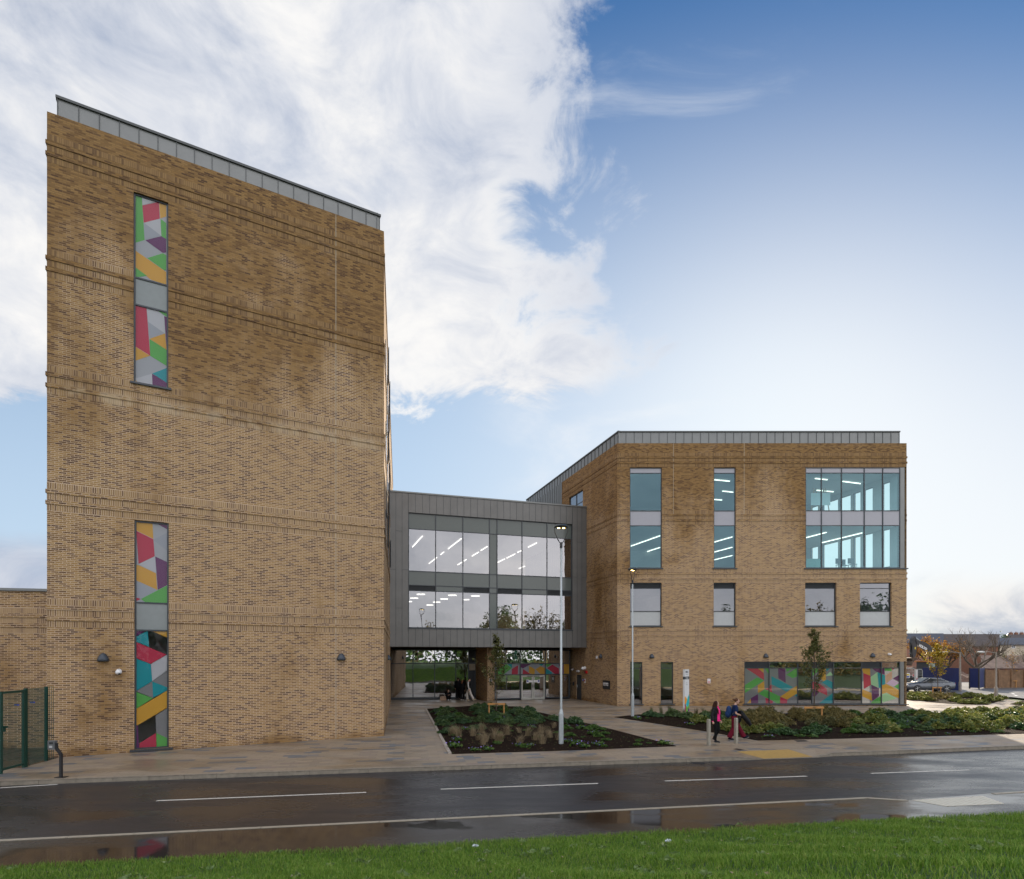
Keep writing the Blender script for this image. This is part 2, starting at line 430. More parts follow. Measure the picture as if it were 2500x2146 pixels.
f2=('b',pp('r 106,1010 195,1040 228,1463 106,1388;w 197,1040 250,1062 345,1133 352,1278 210,1180;s 210,1180 350,1277 222,1320;g 245,1055 366,1080 366,1140;p 345,1133 366,1142 366,1410;y 222,1323 352,1278 366,1415;g 222,1325 366,1415 366,1550 228,1465;y 106,1390 226,1465 106,1505;t 245,1613 366,1567 366,1690;p 243,1615 366,1690 366,1745 248,1730;w 106,1655 243,1615 248,1725 120,1700;y 106,1670 130,1690 106,1690'))
zA=zm(300,440,3.4217)
window(FT,A0,A1,aBot,aTop,[],[tz(739),tz(672.7)],[['film1'],['spandrel_grey'],['film0']],tower,films=[f1,f2],zoom=zA)
f3=('b',pp('y 98,60 217,60 224,197 98,135;p 250,85 326,60 326,127;s 224,205 326,150 326,285;r 98,138 224,200 234,325 115,382;p 238,327 326,368 326,538 257,573;w 115,385 236,328 244,448;y 98,388 115,390 243,450 253,573 98,503;s 98,505 253,575 132,640 98,628;g 132,640 326,540 326,674 180,675;r 98,628 130,640 98,657'))
f4=('k',pp('p 98,860 180,868 98,915;t 98,918 183,873 193,992 98,955;y 190,865 326,870 326,925;r 98,958 322,1050 205,1118 98,1075;t 98,1080 205,1120 216,1245 98,1318;w 207,1120 326,1050 326,1165 216,1245;d 216,1247 326,1170 326,1290;t 216,1248 326,1290 326,1312 222,1368;d 98,1320 215,1250 222,1368;g 98,1325 220,1370 98,1448;y 98,1450 326,1315 326,1440 98,1577;d 240,1500 326,1445 326,1665 245,1625;p 98,1568 110,1575 120,1745 98,1745;r 122,1702 243,1627 248,1745 122,1745;g 246,1627 326,1665 326,1745 248,1745'))
window(FT,B0,B1,bBot,bTop,[],[tz(1538),tz(1470.2)],[['film1'],['spandrel_grey'],['film0']],tower,films=[f3,f4],zoom=zm(300,1250,3.0154),silext=.14)
mb=MB(); FT.box(mb,FT.u(820)-.012,FT.u(820)+.012,.02,zT-.02,0,.008); mb.build('movement_joint',M['joint'],tower)
# tower sides, back, roof
dirS=Vector((975-CX,FP)).normalized()
dirL=Vector((-.46,.89)).normalized()
T2=Vector(T1)+dirS*34; T3=Vector(T0)+dirL*24
FS=Fac(T1,T2); FL=Fac(T3,T0); FB=Fac(T2,T3)
wall('wall',FS,0,FS.L,-.05,zT,[],tower,back=False); wall('wall',FL,0,FL.L,-.05,zT,[],tower,back=False); wall('wall',FB,0,FB.L,-.05,zT,[],tower,back=False)
for z in bandsT:
    band(FS,z,[],tower,0,FS.L); band(FL,z,[],tower,0,FL.L)
mb=MB(); mb.face([(*T0,zT-.02),(*T1,zT-.02),(*T2,zT-.02),(*T3,zT-.02)]); mb.build('roof',M['zinc'],tower)
po=-.35; pu0,pz1=FT.uz(140.5,233,po); pu1=FT.uz(926.7,526,po)[0]; pz1=(pz1+FT.uz(926.7,526,po)[1])/2-.09
mb=MB(); seams_panel(mb,FT,pu0,pu1,zT-.02,pz1,po,.60); mb.build('parapet',[M['zinc'],M['seam']],tower)
mb=MB(); F2=Fac(Vector(T1)-FT.d*.35-dirS*0+dirS*.35,T2-FT.d*.35); seams_panel(mb,F2,0,F2.L-1,zT-.02,pz1,0,.6); mb.build('parapet',[M['zinc'],M['seam']],tower)
mb=MB(); F2=Fac(T3+FL.n*-.6,Vector(FT.pt(pu0,0,po).xy)); seams_panel(mb,F2,1,F2.L-.1,zT-.02,pz1,0,.6); mb.build('parapet',[M['zinc'],M['seam']],tower)
# open casements on the side wall
for k,(s,z0,z1) in enumerate([(2.6,17.2,19.0),(4.6,15.4,17.2),(2.6,13.2,15.0),(4.6,11.0,13.0),(2.6,8.9,10.7),(6.2,17.2,19.0),(6.2,12.6,14.6),(9.0,8.9,10.7)]):
    mb=MB(); FS.box(mb,s,s+1.2,z0,z1,.0,.03); FS.box(mb,s+.06,s+1.14,z0+.06,z1-.06,.03,.04,1)
    mb.box8([FS.pt(s+1.2,z0+.1,.07),FS.pt(s+1.2,z0+.1,.11),FS.pt(s+.5,z0+.1,.17),FS.pt(s+.5,z0+.1,.14),FS.pt(s+1.2,z1-.1,.07),FS.pt(s+1.2,z1-.1,.11),FS.pt(s+.5,z1-.1,.17),FS.pt(s+.5,z1-.1,.14)])
    mb.build('window',[M['frame'],M['glass_mid']],tower)
# interior of the stair
mb=MB(); FT.box(mb,A0-1,A1+1,0,zT-.5,-2.6,-2.5); 
mb.build('stair_wall',M['inner'],tower)

# ---- low wing at far left ----------------------------------------
dW=FP*H/(1825-HY); W0=((-260-CX)/FP*dW*1.0,dW-1.0); W1=((150-CX)/FP*dW,dW+.35)
FW=Fac(W0,W1); low=empty('low_brick_wing',(W0[0],W0[1],0),'single storey brown brick wing behind the green gate at the far left edge','building')
zW=FW.uz(60,1443)[1]
wall('wall',FW,0,FW.L,-.05,zW,[],low,back=False)
for z in (FW.uz(60,1515)[1],): band(FW,z,[],low,0,FW.L)
mb=MB(); FW.box(mb,-.1,FW.L+.1,zW,zW+.1,-.35,.08); mb.build('coping',M['zinc'],low)
mb=MB(); mb.face([FW.pt(0,zW-.01,0),FW.pt(FW.L,zW-.01,0),FW.pt(FW.L,zW-.01,-14),FW.pt(0,zW-.01,-14)]); mb.build('roof',M['zinc'],low)

# ---- right wing ---------------------------------------------------
dR=FP*H/(1723.5-HY); R0=Vector(((1506.8-CX)/FP*dR,dR)); R1=Vector(((2213.4-CX)/FP*dR,dR))
FR=Fac(R0,R1); dirRL=Vector((770-CX,FP)).normalized(); dirRR=Vector((880-CX,FP)).normalized()
def along(x,p,d):
    a=(x-CX)/FP; return (a*p.y-p.x)/(d.x-a*d.y)
sB=along(1372,R0,dirRL); sZ=along(1283,R0,dirRL)
R2=R0+dirRL*sB; R3=R0+dirRL*sZ; R4=R1+dirRR*30
FRL=Fac(R2,R0); FRZ=Fac(R3,R2); FRR=Fac(R1,R4); FRB=Fac(R4,R3)
wing=empty('brick_wing',(R0.x,R0.y,0),'four storey brown brick block on the right with teal corner glazing','building')
rz=lambda y: FR.uz(1700,y)[1]
ru=lambda x: FR.u(x)
zR=rz(1082)
hR=[]; 
tl=[(ru(1537.7),ru(1615.9)),(ru(1742.9),ru(1796.3))]
zt0,zt1=rz(1387),rz(1140.9)
for a,b in tl: hR.append((a,b,zt0,zt1))
c0=ru(1966.6); c1=ru(2208.9); hR.append((c0,FR.L,zt0,zt1))
mid=[(ru(1538.6),ru(1615.3)),(ru(1742.3),ru(1796.3)),(ru(1965.8),ru(2042.2)),(ru(2099.6),ru(2176.6))]
zm0,zm1=rz(1528.5),rz(1422.5)
for a,b in mid: hR.append((a,b,zm0,zm1))
nar=[(ru(1538.6),ru(1568.5)),(ru(1612.9),ru(1643.8))]
zn0,zn1=rz(1719),rz(1616)
for a,b in nar: hR.append((a,b,zn0,zn1))
st0,st1=ru(1817.2),ru(2207.5); zs0,zs1=rz(1719),rz(1615.3); hR.append((st0,FR.L,zs0,zs1))
wall('wall',FR,0,FR.L,-.05,zR,hR,wing,depth=.30)
bandsR=[rz(1122.7),rz(1263.5),rz(1405.8),rz(1545)]
for z in bandsR: band(FR,z,hR,wing,0,FR.L)
for x in (1644,1816.8):
    mb=MB(); FR.box(mb,ru(x)-.012,ru(x)+.012,rz(1258),zR-.02,0,.008); mb.build('movement_joint',M['joint'],wing)
# left face, with the small window above the link roof and the side door
wl0,wl1=FRL.u(1389),FRL.u(1422.8); wlz1=FRL.uz(1422.8,1195)[1]
dl0,dl1=FRL.u(1406.9),FRL.u(1419.6); dlz=(FRL.uz(1406.8,1647)[1]+FRL.uz(1419.6,1647)[1])/2
hL=[(wl0,wl1,wlz1-2.6,wlz1),(dl0,dl1,0,dlz)]
wall('wall',FRL,0,FRL.L,-.05,zR,hL,wing,depth=.25)
for z in bandsR: band(FRL,z,hL,wing,0,FRL.L,0,.04)
window(FRL,wl0,wl1,wlz1-2.6,wlz1,[(wl0+wl1)/2],[wlz1-.9],[['glass_mid'],['glass_mid']],wing,sill=False)
mb=MB(); FRL.box(mb,dl0+.03,dl1-.03,0.02,dlz-.03,-.1,-.05); d=mb.build('door',M['louvre'],wing)
mb=MB(); FRL.box(mb,dl0+.12,dl0+.16,1.0,1.2,-.05,.0); mb.build('handle',M['galv'],d)
# windows of the front
zq=[rz(1282.8),rz(1246.5),rz(1154.4)]
for a,b in tl:
    window(FR,a,b,zt0,zt1,[],zq,[['glass_teal'],['spandrel'],['glass_teal'],['spandrel']],wing)
vs=[ru(x) for x in (2006,2055.2,2110.8,2155.8)]
window(FR,c0,ru(2198.5),zt0,zt1,vs,zq,[['glass_teal'],['spandrel'],['glass_teal'],['spandrel']],wing,off=-.05,sill=False,name='corner_window')
mb=MB(); FR.box(mb,ru(2198.5)+.005,c1,zt0,zt1,-.35,-.02); mb.build('corner_post',M['zinc'],wing)
mb=MB(); FR.box(mb,c0-.12,FR.L+.08,zt0-.07,zt0-.001,-.3,.08); mb.build('sill',M['frame'],wing)
for i,(a,b) in enumerate(mid):
    window(FR,a,b,zm0,zm1,[],[rz(1492.2),rz(1436)],[['frost'],['glass_mid'],['louvre' if i<3 else 'glass_mid']],wing,off=-.16)
for a,b in nar:
    window(FR,a,b,zn0,zn1,[],[rz(1631.5)],[['glass_strip'],['glass_strip']],wing,off=-.12)
zS=zm(1800,1590,4.9333)
F5=[('d',pp('r 92,195 235,195 320,262 325,348;y 235,195 318,195 320,258;g 92,408 240,315 322,352 92,505;y 247,413 325,358 330,455 250,503;g 258,512 335,457 390,480 390,575;p 165,565 250,515 255,640 170,640;y 105,640 165,572 165,640;r 340,560 390,575 390,640 345,640;r 338,455 390,432 390,478;g 320,195 390,195 390,285')),
    ('d',pp('p 492,195 577,195 585,380 497,325;g 592,283 718,200 735,195 735,298 670,325;t 413,300 672,432 592,485 415,398;r 385,415 412,402 420,495 385,485;y 520,545 735,405 735,500 603,582;g 385,480 518,545 515,640 500,640 385,570;r 518,548 603,585 600,640 515,640;r 385,582 430,600 425,640 385,640;t 690,530 735,508 735,560;g 580,195 680,195 600,250')),
    ('d',pp('y 980,195 1065,195 1070,340 1040,360 985,310;g 905,215 975,195 975,240 905,300;t 1020,375 1085,340 1165,380 1165,470;r 905,360 1000,395 1080,450 1085,533 905,450;p 905,455 990,490 940,545 905,540;t 968,640 1165,492 1165,620 1080,640;lg 1065,300 1120,245 1165,290;t 1065,195 1130,195 1080,240')),
    ('d',pp('y 1500,195 1600,195 1605,295 1520,262;p 1615,195 1745,195 1745,290 1660,235;r 1520,262 1607,297 1612,405 1525,455;lg 1607,310 1690,250 1700,440 1612,400;t 1690,250 1745,275 1745,440 1705,440;p 1617,405 1708,445 1708,540 1628,597;y 1500,455 1617,500 1625,597 1500,540;g 1630,600 1745,530 1745,640 1600,640')),
    ('d',pp('g 1775,195 1862,195 1862,240 1778,235;p 1735,195 1773,195 1778,285 1735,265;t 1735,270 1782,290 1785,400 1735,425;o 1785,290 1865,240 1868,330 1790,390;p 1875,328 1975,270 1975,380;lp 1795,390 1870,335 1950,378 1890,420;y 1735,410 1795,393 1975,480 1975,580 1795,500 1735,520;g 1890,425 1975,380 1975,475;lg 1735,520 1800,500 1925,565 1735,622;r 1865,195 1905,195 1870,230'))]
sx=lambda x: ru(1800+x/4.9333)
vS=[sx(387),sx(731),sx(903),sx(1160),sx(1502),sx(1741)]
window(FR,st0,sx(1965),zs0,zs1,vS,[rz(1590+202/4.9333)],[['film0','film1','glass_strip','film2','glass_strip','film3','film4'],['louvre','glass_strip','glass_strip','louvre','glass_strip','louvre','glass_strip']],wing,off=-.06,films=F5,zoom=zS,sill=False,name='ribbon_window',glass='glass_film2')
mb=MB(); FR.box(mb,sx(1965)+.005,st1,zs0,zs1,-.35,-.02); mb.build('corner_post',M['zinc'],wing)
mb=MB(); FR.box(mb,st0-.12,FR.L+.10,zs0-.07,zs0-.001,-.3,.08); mb.build('sill',M['frame'],wing)
# right face: tall windows that let the low sun into the corner rooms
hRR=[]
zL1=FRR.uz(2177.4,1291)[1]; zL0=zt0+.25; zU1=FRR.uz(2180,1175.4)[1]; zU0=rz(1246.5)+.2
for a,b in ((2179,2159),(2137,2114),(2107,2089),(2083,2056),(2052,2013),(2003,1984)):
    u0,u1=FRR.u(a),FRR.u(b)
    hRR.append((u0,u1,zL0,zL1)); hRR.append((u0,u1,zU0,zU1))
hRR+= [(.5,3.0,zs0,zs1),(3.6,6.4,zs0,zs1)]
wall('wall',FRR,0,FRR.L,-.05,zR,hRR,wing,depth=.25,trim=.4)
for z in bandsR: band(FRR,z,hRR,wing,0,FRR.L,0,0)
for h in hRR:
    mbp=MB()
    for q in (h[0],h[1]-.05): FRR.box(mbp,q,q+.05,h[2],h[3],-.2,-.1)
    FRR.box(mbp,h[0]+.05,h[1]-.05,h[2],h[2]+.05,-.2,-.1); FRR.box(mbp,h[0]+.05,h[1]-.05,h[3]-.05,h[3],-.2,-.1)
    mbp.build('window',M['frame'],wing)
wall('wall',FRB,0,FRB.L,-.05,zR,[],wing,back=False)
mb=MB(); seams_panel(mb,FRZ,0,FRZ.L,0,zR+.0,0,.42,cap=False); mb.build('metal_cladding',[M['zinc'],M['seam']],wing)
mb=MB(); mb.face([(*R0,zR-.02),(*R1,zR-.02),(*R4,zR-.02),(*R3,zR-.02)]); mb.build('roof',M['zinc'],wing)
zP=rz(1052)-.06
mb=MB(); seams_panel(mb,FR,.06,ru(2198.2),zR,zP,-.12,.60); mb.build('parapet',[M['zinc'],M['seam']],wing)
mb=MB(); F2=Fac(R3+FRL.n*-.12,R0+FRL.n*-.12); seams_panel(mb,F2,0,F2.L-.02,zR,zP-.002,0,.60); mb.build('parapet',[M['zinc'],M['seam']],wing)
mb=MB(); F2=Fac(R1-dirRR*-.4-Vector((.5,0)),R4-Vector((.5,0))); seams_panel(mb,F2,0,F2.L-1,zR,zP-.004,0,.60); mb.build('parapet',[M['zinc'],M['seam']],wing)
# interior: slabs, partitions, strip lights
def inset(poly,k):
    c=sum(poly,Vector((0,0)))/len(poly); return [c+(p-c)*(1-k/ (p-c).length) for p in poly]
plan=inset([R0,R1,R4,R3],.55)
slabs=[(rz(1612),zm0-.55),(rz(1419),zt0-.02),(rz(1282.0),rz(1247.5)),(rz(1153),zR-.3)]
for a,b in slabs:
    mb=MB(); mb.prism(plan,a,b); mb.f; mb.build('floor_slab',M['ceiling'],wing)
mb=MB(); mb.prism(plan,-.02,.03); mb.build('floor_slab',M['carpet'],wing)
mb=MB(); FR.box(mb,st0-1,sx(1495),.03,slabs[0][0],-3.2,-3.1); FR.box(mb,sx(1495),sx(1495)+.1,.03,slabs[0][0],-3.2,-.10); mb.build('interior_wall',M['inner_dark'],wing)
# partition along the depth and across
FP1=Fac(R0+dirRL*10+FR.d*.5,R1+dirRR*11-FR.d*.5)
mb=MB()
for a,b in ((.03,slabs[0][0]),(slabs[0][1],slabs[1][0])): FP1.box(mb,0,FP1.L,a,b,-.1,0)
for a,b in ((slabs[1][1],slabs[2][0]),(slabs[2][1],slabs[3][0])): FP1.box(mb,0,FP1.L*.60,a,b,-.1,0)
mb.build('interior_wall',M['inner'],wing)
zc1,zc2=slabs[2][0],slabs[3][0]
def strip(p,q,zc,parent,w=.038):
    a=P(*p,z=zc) if 0 else None
    def lift(x,y):
        d=FP*(zc-H)/(HY-y); return Vector(((x-CX)/FP*d,d,zc-.05))
    mb=MB(); mb.bar(lift(*p),lift(*q),w,.05); return mb.build('strip_light',M['striplight'],parent)
z5=lambda x,y:(1400+x/3.558,1020+y/3.558); z6=lambda x,y:(1850+x/3.558,1020+y/3.558)
for a,b in (((500,1110),(752,1020)),((570,1180),(752,1122)),((632,1245),(752,1210)),((1223,1075),(1380,1030)),((1223,1162),(1380,1120)),((1223,1230),(1380,1192))): strip(z5(*a),z5(*b),zc1,wing)
for a,b in (((1223,533),(1358,546)),((1295,632),(1387,642)),((1223,705),(1290,710))): strip(z5(*a),z5(*b),zc2,wing)
for a,b in (((418,1037),(597,990)),((560,1080),(907,995))): strip(z6(*a),z6(*b),zc1,wing)
for a,b in (((498,522),(605,533)),((738,547),(892,567)),((512,625),(657,638))): strip(z6(*a),z6(*b),zc2,wing)

# ---- link block -----------------------------------------------------
sK=along(1432,R0,dirRL); K1=R0+dirRL*sK; K1=Vector(((1432-CX)/FP*K1.y,K1.y))
dK0=K1.y*366.6/406.4; K0=Vector(((951-CX)/FP*dK0,dK0))
FK=Fac(K0,K1); link=empty('grey_link_block',(K0.x,K0.y,0),'grey metal clad entrance block bridging between the two brick buildings','building')
kz=lambda y,x=997: FK.uz(x,y)[1]
zk0=(FK.uz(951,1579)[1]+FK.uz(1432,1580.5)[1])/2; zk1=FK.uz(951,1197)[1]-.09
g0,g1=FK.u(997.1),FK.u(1397.5); gz1=(kz(1251)+kz(1279,1397))/2; gz0=(kz(1533)+kz(1538,1397))/2
mb=MB()
seams_panel(mb,FK,g0-.002,g1+.002,gz1,zk1,0,.52,cap=False,proj=.015)
seams_panel(mb,FK,g0-.002,g1+.002,zk0,gz0,0,.52,cap=False,proj=.015)
for a,b,c in ((0,g0,3),(g1,FK.L,3)):
    seams_panel(mb,FK,a,b-.004 if b==g0 else b,zk0,zk1,0,(b-a)/c,cap=False,proj=.015)
    w=(b-a)/c
    for i in range(c):
        for t in ((.5,) if i%2==0 else (.25,.75)):
            z=zk0+(zk1-zk0)*t; FK.box(mb,a+w*i,a+w*(i+1),z-.012,z+.012,0,.012,1)
mb.build('metal_cladding',[M['zinc_brown'],M['seam']],link)
mb=MB(); FK.box(mb,-.05,FK.L+.12,zk1,zk1+.1,-.4,.06); mb.build('roof_edge',M['zinc'],link)
mb=MB(); mb.prism([FK.pt(0,0,-.11).xy,FK.pt(FK.L,0,-.11).xy,FK.pt(FK.L,0,-26).xy,FK.pt(0,0,-26).xy],zk1-.35,zk1-.02); mb.build('roof',M['zinc'],link)
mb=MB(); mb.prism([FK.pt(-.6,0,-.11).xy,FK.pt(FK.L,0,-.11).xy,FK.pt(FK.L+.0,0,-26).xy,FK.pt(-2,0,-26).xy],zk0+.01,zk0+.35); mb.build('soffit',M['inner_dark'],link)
vk=[FK.u(x) for x in (1064.3,1131,1196.1,1214.7,1275.7,1336.8)]
hk=[kz(1441),kz(1427.5),kz(1393),kz(1289.5)]
G='glass_link'; SG='spandrel_green'
window(FK,g0,g1,gz0,gz1,vk,hk,[[G,G,G,SG,G,G,G],['louvre',SG,'louvre',SG,'louvre',SG,'louvre'],[SG],[G,G,G,SG,G,G,G],[SG]],link,off=-.14,fw=.06,sill=False,name='curtain_wall')
mb=MB(); FK.box(mb,g0-.05,g1+.05,gz0-.07,gz0-.001,-.2,.05); mb.build('sill',M['frame'],link)
# link interior
zmid0,zmid1=hk[1]-.1,hk[2]+.02
plan=[FK.pt(.05,0,-.3).xy,FK.pt(FK.L-.05,0,-.3).xy,FK.pt(FK.L+2.5,0,-24).xy,FK.pt(-1.5,0,-24).xy]
mb=MB(); mb.prism(plan,zmid0,zmid1-.1); mb.build('floor_slab',M['ceiling'],link)
mb=MB(); mb.prism(plan,gz1-.5,gz1-.45); mb.build('ceiling',M['ceiling'],link)
mb=MB(); FK.box(mb,-2,FK.L+3,zk0,zk1-.4,-24.2,-24); FK.box(mb,-2,.0,zk0+.02,zk1-.4,-24,-.12); mb.build('interior_wall',M['inner'],link)
z3=lambda x,y:(900+x/2.965,1150+y/2.965)
zcu=gz1-.5
for a,b in (((317,547),(390,467)),((437,667),(495,622)),((520,603),(545,583)),((575,560),(672,485)),((645,677),(675,657)),((690,648),(708,637)),((748,613),(797,583)),((812,572),(860,543)),((933,660),(985,633)),((1000,627),(1060,597)),((1078,586),(1105,573)),((1155,548),(1217,516)),((1087,704),(1205,656)),((1223,647),(1283,622)),((1310,609),(1457,547))):
    strip(z3(*a),z3(*b),zcu,link,.055)
for a,b,y in ((350,407,889),(303,357,917),(290,312,942),(578,635,896),(520,572,923),(467,517,946),(420,467,967),(743,802,901),(690,728,928)):
    strip(z3(a,y),z3(b,y),zmid0,link,.25)
# ground floor lobby
def gd(x,y): d=FP*H/(y-HY); return Vector(((x-CX)/FP*d,d))
LG0=gd(952,1708.8); LG1=gd(1162,1706.3); FG=Fac(LG0,LG1)
PF=gd(1190,1712.8); PF2=gd(1207,1712.2); RG0=gd(1207.4,1710.2); RG1=gd(1392.6,1706.2); FH=Fac(RG0,RG1)
gu=lambda x: FG.u(x); gzt=zk0-.15; gtr=FG.uz(1060,1619.7)[1]
G='glass_low'
window(FG,0.05,gu(1161),.12,gzt,[gu(x) for x in (1008.2,1061.3,1112.8,1143.9)],[gtr],[[G,G,G,G,'louvre'],[G,G,G,G,'louvre']],link,off=-.02,fw=.07,sill=False,name='lobby_window')
mb=MB(); FG.box(mb,gu(1145.5),gu(1160),FG.uz(1150,1636.5)[1],gtr-.05,-.01,.02); mb.build('notice_board',M['joint'],link)
mb=MB(); FG.box(mb,-.3,FG.L,-.02,.119,-.3,.03); mb.build('plinth',M['frame'],link)
F1=Fac(LG1,PF); wall('pier',F1,0,F1.L,-.05,zk0+.01,[],link,back=False); F1=Fac(PF,RG0); wall('pier',F1,0,F1.L,-.05,zk0+.01,[],link,back=False)
hu=lambda x: FH.u(x); hz=lambda y: FH.uz(1300,y)[1]
zL=zm(1190,1570,7.145)
F6=[('s',pp('g 120,560 120,500 330,365 430,435 270,560;y 215,350 330,350 215,430;t 330,350 430,350 430,435;r 430,450 537,385 530,560 422,560')),
    ('s',pp('p 565,350 790,350 622,443 565,415;r 622,450 760,545 615,560;y 725,395 830,455 825,560 725,520;y 835,455 930,402 1010,440 1010,540 930,545;t 870,350 1010,350 940,400')),
    ('s',pp('g 1010,350 1150,350 1040,425;r 1040,435 1135,375 1250,445 1250,560 1205,560;p 1250,350 1330,350 1330,560 1290,560;y 1333,350 1450,350 1450,560 1333,560;t 1010,430 1125,510 1125,560 1010,560'))]
hm=[hu(1270),hu(1331.4)]
window(FH,0.02,FH.L-.02,.10,gzt,hm,[hz(1646.8),hz(1620)],[['glass_low','','glass_low'],['film0','film1','film2'],['glass_low']],link,off=-.02,fw=.08,sill=False,name='entrance_screen',films=F6,zoom=zL)
dr0,dr1=hu(1272.3),hu(1329.2); dz1=hz(1648.6)
for k in (0,1):
    a=dr0 if k==0 else (dr0+dr1)/2+.01; b=(dr0+dr1)/2-.01 if k==0 else dr1; w=.11
    mb=MB(); FH.box(mb,a,a+w,.02,dz1,-.02,.08); FH.box(mb,b-w,b,.02,dz1,-.02,.08); FH.box(mb,a+w,b-w,.02,.16,-.02,.078); FH.box(mb,a+w,b-w,dz1-.13,dz1,-.02,.078)
    dd=mb.build('door_leaf',plain('door_frame_paint',(.48,.48,.43),.4,0,.03),link)
    mb=MB(); FH.rect(mb,a+w,b-w,.16,dz1-.13,.02); mb.build('pane',M['glass_low'],dd)
    mb=MB(); q=(b-w-.45,b-.02) if k==0 else (a+.02,a+w+.45); FH.box(mb,q[0],q[1],1.42,1.60,.082,.088); 
    q2=(q[0],q[0]+.2) if k==0 else (q[1]-.2,q[1]); FH.box(mb,q2[0],q2[1],1.36,1.64,.084,.092); s_=mb.build('door_sign',M['white'],dd)
    mb=MB(); c=(q2[0]+q2[1])/2; 
    pts=[FH.pt(c+.075*math.cos(t),1.53+.075*math.sin(t),.095) for t in [i*math.pi/8 for i in range(16)]]; mb.face(pts); mb.build('badge',plain('sign_blue',(.03,.06,.35),.5),s_)
    mb=MB(); FH.box(mb,(b-.07 if k==0 else a+.03),(b-.03 if k==0 else a+.07),1.0,1.25,.08,.13); mb.build('handle',M['black'],dd)
    mb=MB(); q=(b-.5,b-.04) if k==0 else (a+.04,a+.5); FH.box(mb,q[0],q[1],dz1-.09,dz1-.04,.079,.12); mb.build('door_closer',M['black'],dd)
# lobby interior
c_=(LG0+RG1)/2
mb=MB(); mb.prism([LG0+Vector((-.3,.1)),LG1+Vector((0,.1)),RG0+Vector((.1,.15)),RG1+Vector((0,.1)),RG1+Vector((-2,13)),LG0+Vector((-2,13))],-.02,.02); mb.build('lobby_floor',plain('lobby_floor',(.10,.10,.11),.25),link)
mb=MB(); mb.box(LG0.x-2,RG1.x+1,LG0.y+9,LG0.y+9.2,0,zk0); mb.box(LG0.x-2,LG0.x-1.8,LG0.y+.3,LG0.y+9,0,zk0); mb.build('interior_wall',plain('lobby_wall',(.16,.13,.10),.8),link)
mb=MB()
q=P(1285,1704); yb=q.y+4
for m_,pts in ((0,[(-2.2,1.6),(-1.2,3.2),(.4,2.4),(.2,1.2)]),(1,[(-2.2,.4),(-2.2,1.5),(.2,1.15),(.4,.3)]),(2,[(.42,.4),(.42,2.4),(1.2,2.6),(1.2,.6)]),(3,[(-1.1,3.25),(1.2,2.65),(1.2,3.4)])):
    mb.face([(q.x+.9+a,yb-.0001*m_,b) for a,b in pts],m_)
mb.build('wall_mural',[film_mat(k) for k in 'tgry'],link)
EXPO=0.85
# ================================================================== GROUND
def struct(o): o['kind']='structure'; return o
RDZ=-.12
# kerb line (top edge) traced at z=0
kp=[(-60,1911),(0,1908),(450,1892.5),(900,1877),(1200,1867.5),(1500,1857.5),(1790,1848.5)]
kp2=[(2032,1838.5),(2250,1830.5),(2500,1820.5),(2760,1810)]
K=[P(*q) for q in kp]; KD0=P(1790,1848.5); KD1=P(2032,1838.5); K2=[P(*q) for q in kp2]
kdir=(K[-1]-K[0]).normalized(); kang=math.atan2(kdir.y,kdir.x)
Kfar0=K[0]-kdir*60; Kfar1=K2[-1]+(K2[-1]-K2[0]).normalized()*90
kline=[Kfar0]+K+[KD0+kdir*.01+Vector((0,0,0))]+K2+[Kfar1]
# --- materials
def paving_mat():
    m,nt,b=nmat('paving_blocks'); uv=mapping(nt,wpos(nt),rot=(0,0,-kang))
    def br(w,h,off=.5,mort=.006):
        n=N(nt,'ShaderNodeTexBrick'); L(nt,uv,n.inputs['Vector']); n.inputs['Scale'].default_value=1
        n.inputs['Brick Width'].default_value=w; n.inputs['Row Height'].default_value=h; n.inputs['Mortar Size'].default_value=mort; n.offset=off
        n.inputs['Color1'].default_value=(0,0,0,1); n.inputs['Color2'].default_value=(1,1,1,1); n.inputs['Mortar'].default_value=(.5,.5,.5,1); n.inputs['Mortar Smooth'].default_value=.2
        return n
    b1=br(.6,.3,.37)
    c=ramp(nt,b1.outputs['Color'],[(.0,(.13,.14,.15)),(.10,(.15,.155,.16)),(.13,(.27,.215,.16)),(.5,(.30,.235,.165)),(.8,(.25,.205,.15)),(1,(.23,.18,.145))],'LINEAR')
    wet=noise(nt,mapping(nt,wpos(nt),(.35,.8,1)),.9,5,.6)
    c=mixc(nt,smooth(nt,wet,.45,.62),c,mixc(nt,1.0,c,(.80,.76,.70),'MULTIPLY'))
    c=mixc(nt,.35,c,mixc(nt,1.0,c,ramp(nt,noise(nt,wpos(nt),26,4,.7),[(.3,.6),(.7,1.35)]),'MULTIPLY'))
    c=mixc(nt,math_(nt,'MULTIPLY',b1.outputs['Fac'],.75),c,(.09,.075,.055))
    L(nt,c,b.inputs['Base Color'])
    L(nt,ramp(nt,wet,[(.40,.62),(.62,.30)]),b.inputs['Roughness']); b.inputs['Specular IOR Level'].default_value=.5
    bump(nt,b,math_(nt,'SUBTRACT',1.0,b1.outputs['Fac']),.6,.006); return m
